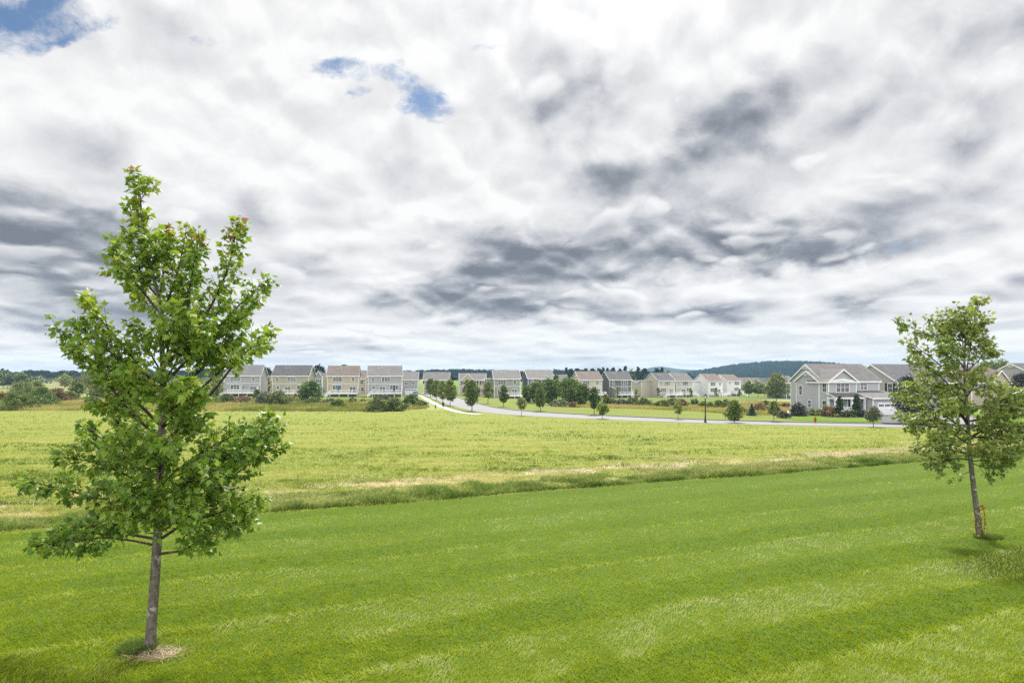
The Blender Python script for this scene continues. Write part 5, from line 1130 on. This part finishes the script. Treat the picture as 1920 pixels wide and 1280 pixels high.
def spruce(label, u, vb, vt, w):
    p = G(u, vb); Y = p.y; H = (vb-vt)*Y/F; r = w*Y/F/2; root = empty('spruce_tree', p); tag(root, label, 'tree', ST)
    V, Fc, T = [], [], []; n = 1500; t = nrs.rand(n)**1.3; th = nrs.rand(n)*6.283; rad = r*(1-t)**.85*(.75+.25*np.sin(t*40))*np.sqrt(.3+.7*nrs.rand(n))
    C = np.stack([rad*np.cos(th), rad*np.sin(th), .08+t*H*.97], -1); V, Fc, _ = leaf_quads(C, .2*(.7+.6*nrs.rand(n)), None)
    link('crown', np_mesh('crown', V, Fc, M['spruce'], np.clip(.45+.2*nrs.normal(size=n), 0, 1)), root)
    m = MB(); m.tube([(0,0,-.1),(0,0,H*.95)], [.09,.02], 7); m.build('trunk', M['bark_small'], root)
spruce('blue grey spruce on the slope between two young trees', 1409.5, 780.5, 757, 23)

# ------------------------------------------------------------------ far woods and hills
def wood(name, label, P, h, r, nq, s, mat, tone=.5):
    n = len(P); k = np.repeat(np.arange(n), nq); m = len(k); hh = (h*(.65+.6*nrs.rand(n)))[k]; rr = (r*(.7+.6*nrs.rand(n)))[k]
    t = nrs.rand(m)**.8; th = nrs.rand(m)*6.283; rad = np.sin(np.pi*np.clip(t*.85+.12, 0, 1))**.7*np.sqrt(.2+.8*nrs.rand(m))*rr
    C = P[k] + np.stack([rad*np.cos(th), rad*np.sin(th), hh*(.12+.88*t)], -1)
    ti = np.clip((tone+.16*nrs.normal(size=n))[k] + .08*nrs.normal(size=m), 0, 1)
    V, Fc, _ = leaf_quads(C, s*(.7+.6*nrs.rand(m)), None)
    tag(link(name, np_mesh(name, V, Fc, M[mat], ti)), label, 'wood', kind='stuff')
n = 620; u = -160+640*nrs.rand(n); Y = 520+130*nrs.rand(n); X = (u-960)*Y/F; Z = gz(X, Y)
hh = 5.5 + 5*fbm(u*.03, Y*0, 91)
wood('far_wood', 'dark wood along the horizon behind the left field', np.stack([X, Y, Z], -1), hh, np.full(n, 4.2), 60, 1.9, 'wood', .48)
n = 140; u = -100+520*nrs.rand(n); Y = 430+80*nrs.rand(n); X = (u-960)*Y/F
wood('field_bushes', 'low grey green bushes scattered over the far left field', np.stack([X, Y, gz(X, Y)], -1), 2.6+2*nrs.rand(n), np.full(n, 3.4), 45, 1.3, 'greyleaf', .35)
def hill(name, prof, Yf, Yr, Yb, mat):
    us, vs = zip(*prof); U = np.linspace(us[0], us[-1], 160); zr = -(np.interp(U, us, vs)-HV)*Yr/F
    k = np.array([.25,.5,.25]); 
    for _ in range(6): zr[1:-1] = .25*zr[:-2]+.5*zr[1:-1]+.25*zr[2:]
    ts = np.linspace(0, 1, 28); Yc = np.interp(ts, [0, .7, 1], [Yf, Yr, Yb]); s = np.interp(ts, [0, .7, 1], [0, 1, 0]); s = s*s*(3-2*s)
    X = (U-960)[None]/F*Yr + 0*Yc[:, None]; Y = Yc[:, None] + 0*X; z0 = -14.0
    rough = (fbm(X/140, Y/90, 7, 4)-.5)*30*np.sin(np.pi*np.clip(ts, 0, 1))[:, None]*(1-s[:, None]**3)
    Z = ZC + z0 + (zr[None]-z0)*s[:, None] + rough*.5; n = len(U)
    V = np.stack([X, Y, Z], -1).reshape(-1, 3); i, j = np.meshgrid(np.arange(27), np.arange(n-1), indexing='ij'); q = (i*n+j).ravel()
    tag(link(name, np_mesh(name, V, np.stack([q, q+1, q+n+1, q+n], -1), mat, smooth=True)), kind='structure')
    return X, Y, Z, s, zr, z0
def hillmat():
    m, t = new_mat('forest_floor'); p = t.n('ShaderNodeTexCoord').outputs['Object']
    c = t.mix(t.noise(p, .06, 6, .7), (.012, .026, .014), (.04, .065, .03)); t.L.new(principled(t, c, 1, 0), t.out.inputs[0]); return m
M['hill'] = hillmat(); M['mount'] = plain('mountain_forest', (.03, .055, .035), 1, 0, .4, .004)
def forested(name, label, prof, Yf, Yr, Yb, n, h, r, nq, s):
    X, Y, Z, sr, zr, z0 = hill('hill', prof, Yf, Yr, Yb, M['hill'])
    i = nrs.rand(n)*.80*27; j = nrs.rand(n)*(X.shape[1]-1.01); i0 = i.astype(int); j0 = j.astype(int); fi = i-i0; fj = j-j0
    def bl(A): return (A[i0, j0]*(1-fi)*(1-fj)+A[i0+1, j0]*fi*(1-fj)+A[i0, j0+1]*(1-fi)*fj+A[i0+1, j0+1]*fi*fj)
    P = np.stack([bl(X), bl(Y), bl(Z)-1.0], -1); k = P[:, 2] > gz(P[:, 0], P[:, 1]) - 2; P = P[k]
    wood(name, label, P, np.full(len(P), h), np.full(len(P), r), nq, s, 'wood', .25)
HP = [(1180,714),(1250,708),(1290,703),(1320,698.5),(1345,694),(1380,688),(1410,684.5),(1440,682.8),(1475,682.4),(1500,683.6),(1530,689),(1555,696),(1580,702),(1620,706),(1700,709)]
forested('hill_forest', 'dense dark forest covering the broad hill above the white houses', HP, 900, 1500, 1900, 7500, 8, 7.0, 30, 2.9)
forested('ridge_forest', 'low wooded ridge showing between the rooftops', [(480,706),(600,704),(760,702.5),(800,701.5),(840,699.5),(870,699.5),(930,701),(1000,703.5),(1040,700.5),(1080,699.5),(1180,702),(1260,706)], 620, 820, 1000, 2600, 6, 6, 24, 2.6)
hill('mountain', [(1080,702),(1150,699),(1190,696),(1210,692),(1222,688),(1236,687),(1248,688.5),(1262,691),(1300,693.5),(1340,696),(1420,700),(1500,704)], 2100, 2600, 2880, M['mount'])
def mast():
    Y = 1500; root = empty('radio_mast', W(1475, 681.0, Y)); tag(root, 'thin radio mast standing on top of the wooded hill', 'mast')
    m = MB(); H = 11
    for a in (0, 2.09, 4.19): m.tube([(1.1*math.cos(a), 1.1*math.sin(a), -6), (.2*math.cos(a), .2*math.sin(a), H)], [.22, .14], 5)
    for i in range(8):
        z = -4+i*1.9; f = 1.1-.9*(z+6)/(H+6)
        for a in (0, 2.09, 4.19): m.tube([(f*math.cos(a), f*math.sin(a), z), (f*.85*math.cos(a+2.09), f*.85*math.sin(a+2.09), z+1.8)], .09, 4)
    m.build('lattice', M['dark'], root); d = MB(); d.lathe([(.0,0),(.7,.1),(.7,.5),(0,.6)], 10, c=(0,0,H-3)); d.tube([(0,0,H-.2),(0,0,H+2)], .08, 5); d.build('antenna', M['dark'], root)
mast()

# ------------------------------------------------------------------ street furniture and small things
def lamp():
    p = G(1322.5, 792.3); root = empty('street_lamp', p); tag(root, 'dark green lamp post with a frosted lantern standing at the near road edge', 'lamp post')
    H = (792.3-737.6)*p.y/F; g = plain('dark_green_metal', (.012, .03, .018), .45); k = H/4.2
    m = MB(); m.lathe([(.20,-.1),(.20,.10),(.16,.14),(.13,.45),(.15,.52),(.10,.60),(.085,1.0),(.065,H-.85),(.10,H-.80),(.10,H-.74),(.05,H-.70)], 12); m.build('post', g, root, smooth=False)
    l = MB(); l.lathe([(.10,H-.70),(.13,H-.66),(.21,H-.30)], 6); lo = l.build('lantern', M['lantern'], root)
    f = MB()
    for i in range(6): a = i*math.pi/3; f.bar((.135*math.cos(a),.135*math.sin(a),H-.67),(.218*math.cos(a),.218*math.sin(a),H-.29),.025,.025)
    f.lathe([(.25,H-.30),(.26,H-.26),(.12,H-.12),(.05,H-.08),(.05,H-.03),(.015,H)], 6); f.build('lantern_frame', g, lo)
lamp()
def hydrant(label, u, vb, h, mat):
    p = G(u, vb); p.z += .15; root = empty('fire_hydrant', p); tag(root, label, 'fire hydrant'); k = h/.78
    b = MB(); b.lathe([(.17*k,0),(.17*k,.04*k),(.11*k,.05*k),(.10*k,.48*k),(.14*k,.50*k),(.14*k,.54*k),(.11*k,.55*k)], 14); b.build('barrel', mat, root)
    t = MB(); t.lathe([(.12*k,.552*k),(.11*k,.62*k),(.07*k,.69*k),(.03*k,.71*k),(.03*k,.78*k)], 14); t.build('bonnet', mat, root)
    for a in (0, math.pi, -math.pi/2):
        c = MB(); d = Vector((math.cos(a), math.sin(a), 0)); r = (.055 if a >= 0 else .075)*k
        c.tube([d*.09*k+Vector((0,0,.42*k)), d*.17*k+Vector((0,0,.42*k)), d*.171*k+Vector((0,0,.42*k)), d*.21*k+Vector((0,0,.42*k))], [r, r, r*1.25, r*1.2], 10); c.build('nozzle_cap', mat, root)
hydrant('red fire hydrant on the bright lawn edge before the big grey house', 1528.5, 794, .78, M['hydrant'])
hydrant('small black hydrant in the grass below the pale pavement', 816.5, 766.5, .75, M['black'])
def waste_bin():
    p = G(831, 766); root = empty('litter_bin', p); tag(root, 'black bin on a post beside the pale pavement', 'bin'); H = (766-753.5)*p.y/F
    a = MB(); a.box(-.05,.05,-.05,.05,-.1,H*.45); a.build('post', M['dark'], root)
    b = MB(); b.lathe([(.15,H*.40),(.21,H*.46),(.24,H*.86),(.20,H*.87)], 12); b.build('bin', M['black'], root)
    c = MB(); c.lathe([(.25,H*.875),(.25,H*.93),(.12,H),(.03,H*1.01)], 12); c.build('lid', M['black'], root)
waste_bin()
def marker():
    p = G(801.5, 767.5); root = tag(empty('marker_post', p), 'thin pale marker post at the meadow corner below the pavement', 'post'); m = MB(); m.tube([(0,0,-.1),(0,0,1.35)], .04, 6); m.build('post', M['acunit'], root); c = MB(); c.lathe([(.06,1.351),(.06,1.5),(.02,1.55)], 8); c.build('cap', M['vinyl'], root)
marker()
def chair_low(label, x, y, z, rz, mat, group):
    root = empty('garden_chair', (x, y, z), rz); tag(root, label, 'chair', group)
    s = MB(); s.bar((0,-.30,.38),(0,.28,.28),.58,.04); s.build('seat', mat, root)
    b = MB()
    for i in range(5): q = -.24+i*.12; b.bar((q,.24,.26),(q*1.15,.55,1.02-.04*abs(i-2)),.10,.03,up=Vector((0,-1,.4)))
    b.build('backrest', mat, root)
    for sg in (-1, 1):
        a = MB(); a.bar((sg*.36,-.36,.58),(sg*.36,.42,.55),.12,.03); a.build('armrest', mat, root)
        l = MB(); l.bar((sg*.33,-.33,0),(sg*.33,-.33,.56),.09,.04); l.build('leg', mat, root); l = MB(); l.bar((sg*.33,-.2,.30),(sg*.33,.62,.0),.04,.12); l.build('leg', mat, root)
OG, WG = 'orange garden chairs', 'white garden chairs'
for u, lab in ((538.5, 'orange garden chair under the deck of the olive tan house, left one'), (549, 'orange garden chair under the deck of the olive tan house, right one')):
    q = GU(u, 194.5); chair_low(lab, q.x, q.y, q.z+.12, R(10), M['orange'], OG)
for i, (u, lab) in enumerate(((1350.5, 'white garden chair on the lawn under the white house, left one'), (1355.5, 'white garden chair on the lawn under the white house, middle one'), (1360.5, 'white garden chair on the lawn under the white house, right one'))):
    q = GU(u, 262); chair_low(lab, q.x, q.y, q.z+.12, R(5+10*i), M['vinyl'], WG)
def parasol(label, u, vt, vb, Y, mat):
    root = empty('parasol', W(u, vb, Y)); tag(root, label, 'parasol'); H = (vb-vt)*Y/F
    m = MB(); m.tube([(0,0,0),(0,0,H*.98)], .03, 8); m.build('pole', M['dark'], root); b = MB(); b.lathe([(.25,0),(.25,.06),(.06,.1)], 12); b.build('base', M['dark'], root)
    c = MB(); n = 16; prof = [(.16,.18),(.24,.25),(.30,.42),(.22,.72),(.06,.98)]
    vs = []
    for r, z in prof:
        for k in range(n): a = 6.283*k/n; rr = r*(1+(.22 if k % 2 else -.12)*(1-z)); vs.append((rr*math.cos(a), rr*math.sin(a), z*H))
    vs.append((0,0,H)); fs = [(i*n+k, i*n+(k+1)%n, (i+1)*n+(k+1)%n, (i+1)*n+k) for i in range(4) for k in range(n)] + [(4*n+k, 4*n+(k+1)%n, 5*n) for k in range(n)]
    c.add(vs, fs); c.build('canopy', mat, root)
parasol('closed blue parasol on the deck of the beige house', 634, 721, 735.5, 197.5, M['blue_cloth'])
parasol('closed dark parasol on the deck of the grey house by the road', 739, 721, 735.5, 197.5, M['dark_cloth'])
def grill():
    root = empty('barbecue_grill', W(526, 735.8, 197.0)); tag(root, 'black barbecue grill on the left end of the olive tan house deck', 'grill')
    b = MB(); b.box(-.45,.45,-.28,.28,.1,.72); b.build('cabinet', M['black'], root); l = MB(); l.lathe([(.40,0),(.38,.14),(.26,.26),(.1,.3)], 14, c=(0,0,.79)); l.build('lid', M['black'], root)
    s = MB(); s.box(-.85,-.455,-.25,.25,.70,.74); s.box(.455,.85,-.25,.25,.70,.74); s.build('side_shelf', M['acunit'], root)
    for sx in (-.38,.38): w = MB(); w.tube([(sx-.03,-.2,.06),(sx+.03,-.2,.06)], .06, 10); w.build('wheel', M['rubber'], root)
grill()
def car():
    q = GU(777.5, 216); root = empty('parked_car', (q.x, q.y, q.z+.16), R(4)); tag(root, 'dark blue grey car parked before the white garage door', 'car')
    prof = [(-.1,.55),(-.02,.30),(4.5,.30),(4.62,.6),(4.6,1.0),(4.35,1.08),(3.95,1.66),(1.75,1.70),(1.0,1.10),(.12,.95)]
    m = MB(); w = .92; n = len(prof); vs = []
    for sx in (-1, 1):
        for y, z in prof: vs.append((sx*(w if z < 1.2 else w*.80), y, z))
    m.add(vs, [(i, (i+1) % n, n+(i+1) % n, n+i) for i in range(n)] + [tuple(range(n))[::-1], tuple(range(n, 2*n))]); m.build('body', M['car_paint'], root)
    g = MB(); g.add([(-.72,1.03,1.16),(.72,1.03,1.16),(.66,1.68,1.66),(-.66,1.68,1.66),(-.72,1.0,1.18),(.72,1.0,1.18),(.66,1.65,1.68),(-.66,1.65,1.68)], [(4,5,6,7),(0,4,7,3),(5,1,2,6),(3,7,6,2),(0,1,5,4)]); g.build('windscreen', M['glass'], root)
    for sx in (-1, 1):
        h = MB(); h.lathe([(.12,0),(.11,.05),(.05,.07)], 10); o = h.build('headlight', M['lantern'], root, (sx*.66, -.02, .76)); o.rotation_euler = (R(90), 0, 0)
        s = MB(); s.add([(sx*.86,1.35,1.2),(sx*.86,3.9,1.2),(sx*.76,3.75,1.58),(sx*.76,1.85,1.6)], [(0,1,2,3),(3,2,1,0)]); s.build('side_window', M['glass'], root)
        for y in (.85, 3.65):
            t = MB(); t.tube([(sx*.78,y,.33),(sx*.94,y,.33)], .33, 16); to = t.build('wheel', M['rubber'], root); r = MB(); r.tube([(sx*.93,y,.33),(sx*.955,y,.33)], .2, 12); r.build('rim', M['acunit'], to)
    p = MB(); p.box(-.40,.40,-.11,-.05,.42,.62); p.build('grille', M['black'], root)
    for sx in (-1, 1): k = MB(); k.lathe([(.06,0),(.10,.05),(.10,.15),(.04,.2)], 8); k.build('mirror', M['car_paint'], root, (sx*1.0, 1.35, 1.08))
car()
def ac():
    q = G(1510.5, 781.2); root = empty('air_conditioner', (q.x, q.y, q.z+.18)); tag(root, 'grey air conditioning unit beside the big grey house', 'air conditioner')
    b = MB(); b.box(-.42,.42,-.42,.42,.06,.85); b.build('casing', M['acunit'], root); f = MB()
    for i in range(9): f.box(-.40,.40,-.432,-.423,.12+i*.075,.15+i*.075)
    f.build('grille', M['dark'], root); t = MB(); t.lathe([(.34,.852),(.34,.89),(.08,.90)], 16); t.build('fan_guard', M['dark'], root); p = MB(); p.box(-.5,.5,-.5,.5,-.2,.058); p.build('pad', M['concrete'], root)
ac()
def stone_wall():
    a = GU(1478, 96.5); b = GU(1492.5, 107); root = empty('stone_wall', a); tag(root, 'pale stone retaining wall rising behind the dark bush of the big grey house', 'wall')
    m = MB(); d = b-a; L = d.length; n = 13; rr = random.Random(4)
    for i in range(n):
        f = i/n; top = .35+1.5*f; z = -.3
        while z < top:
            hgt = .22+.14*rr.random(); c = a.lerp(b, f+.5/n)-a; w_ = L/n*.5; o = [rr.uniform(-.05,.05) for _ in range(4)]
            m.bar(Vector((c.x,c.y,c.z+z+hgt/2))-d.normalized()*(w_-.02+o[0]), Vector((c.x,c.y,c.z+z+hgt/2))+d.normalized()*(w_-.02+o[1]), .5+o[2], hgt-.025); z += hgt
    m.build('stones', M['stone'], root)
    cp = MB(); cp.bar(Vector((0,0,.42)), (b-a)+Vector((0,0,1.95)), .6, .12); cp.build('coping', M['concrete'], root)
stone_wall()
# soil of the flower bed before the big grey house
bn = resample(px([(1548,784.5),(1590,785.5),(1632,784.5)]), 20); bf = resample(px([(1548,778),(1590,778.5),(1632,778)]), 20)
sheet('flower_bed', bn, bf, 20, 4, .215, M['mulch'])
# air: thin haze over the whole valley, sky outside
def haze():
    m = bpy.data.materials.new('haze_air'); m.use_nodes = True; t = NT(m.node_tree)
    for x in list(m.node_tree.nodes): m.node_tree.nodes.remove(x)
    o = t.n('ShaderNodeOutputMaterial'); v = t.n('ShaderNodeVolumePrincipled'); v.inputs['Color'].default_value = (.42, .66, 1, 1); v.inputs['Density'].default_value = HAZE; v.inputs['Anisotropy'].default_value = .2
    t.L.new(v.outputs[0], o.inputs['Volume']); b = MB(); b.box(-5200, 5200, -60, 3000, ZC-32, ZC+52); h = b.build('haze', m); tag(h, 'thin bluish haze in the air of the valley', 'haze', kind='stuff')
HAZE = .00014
if HAZE: haze()
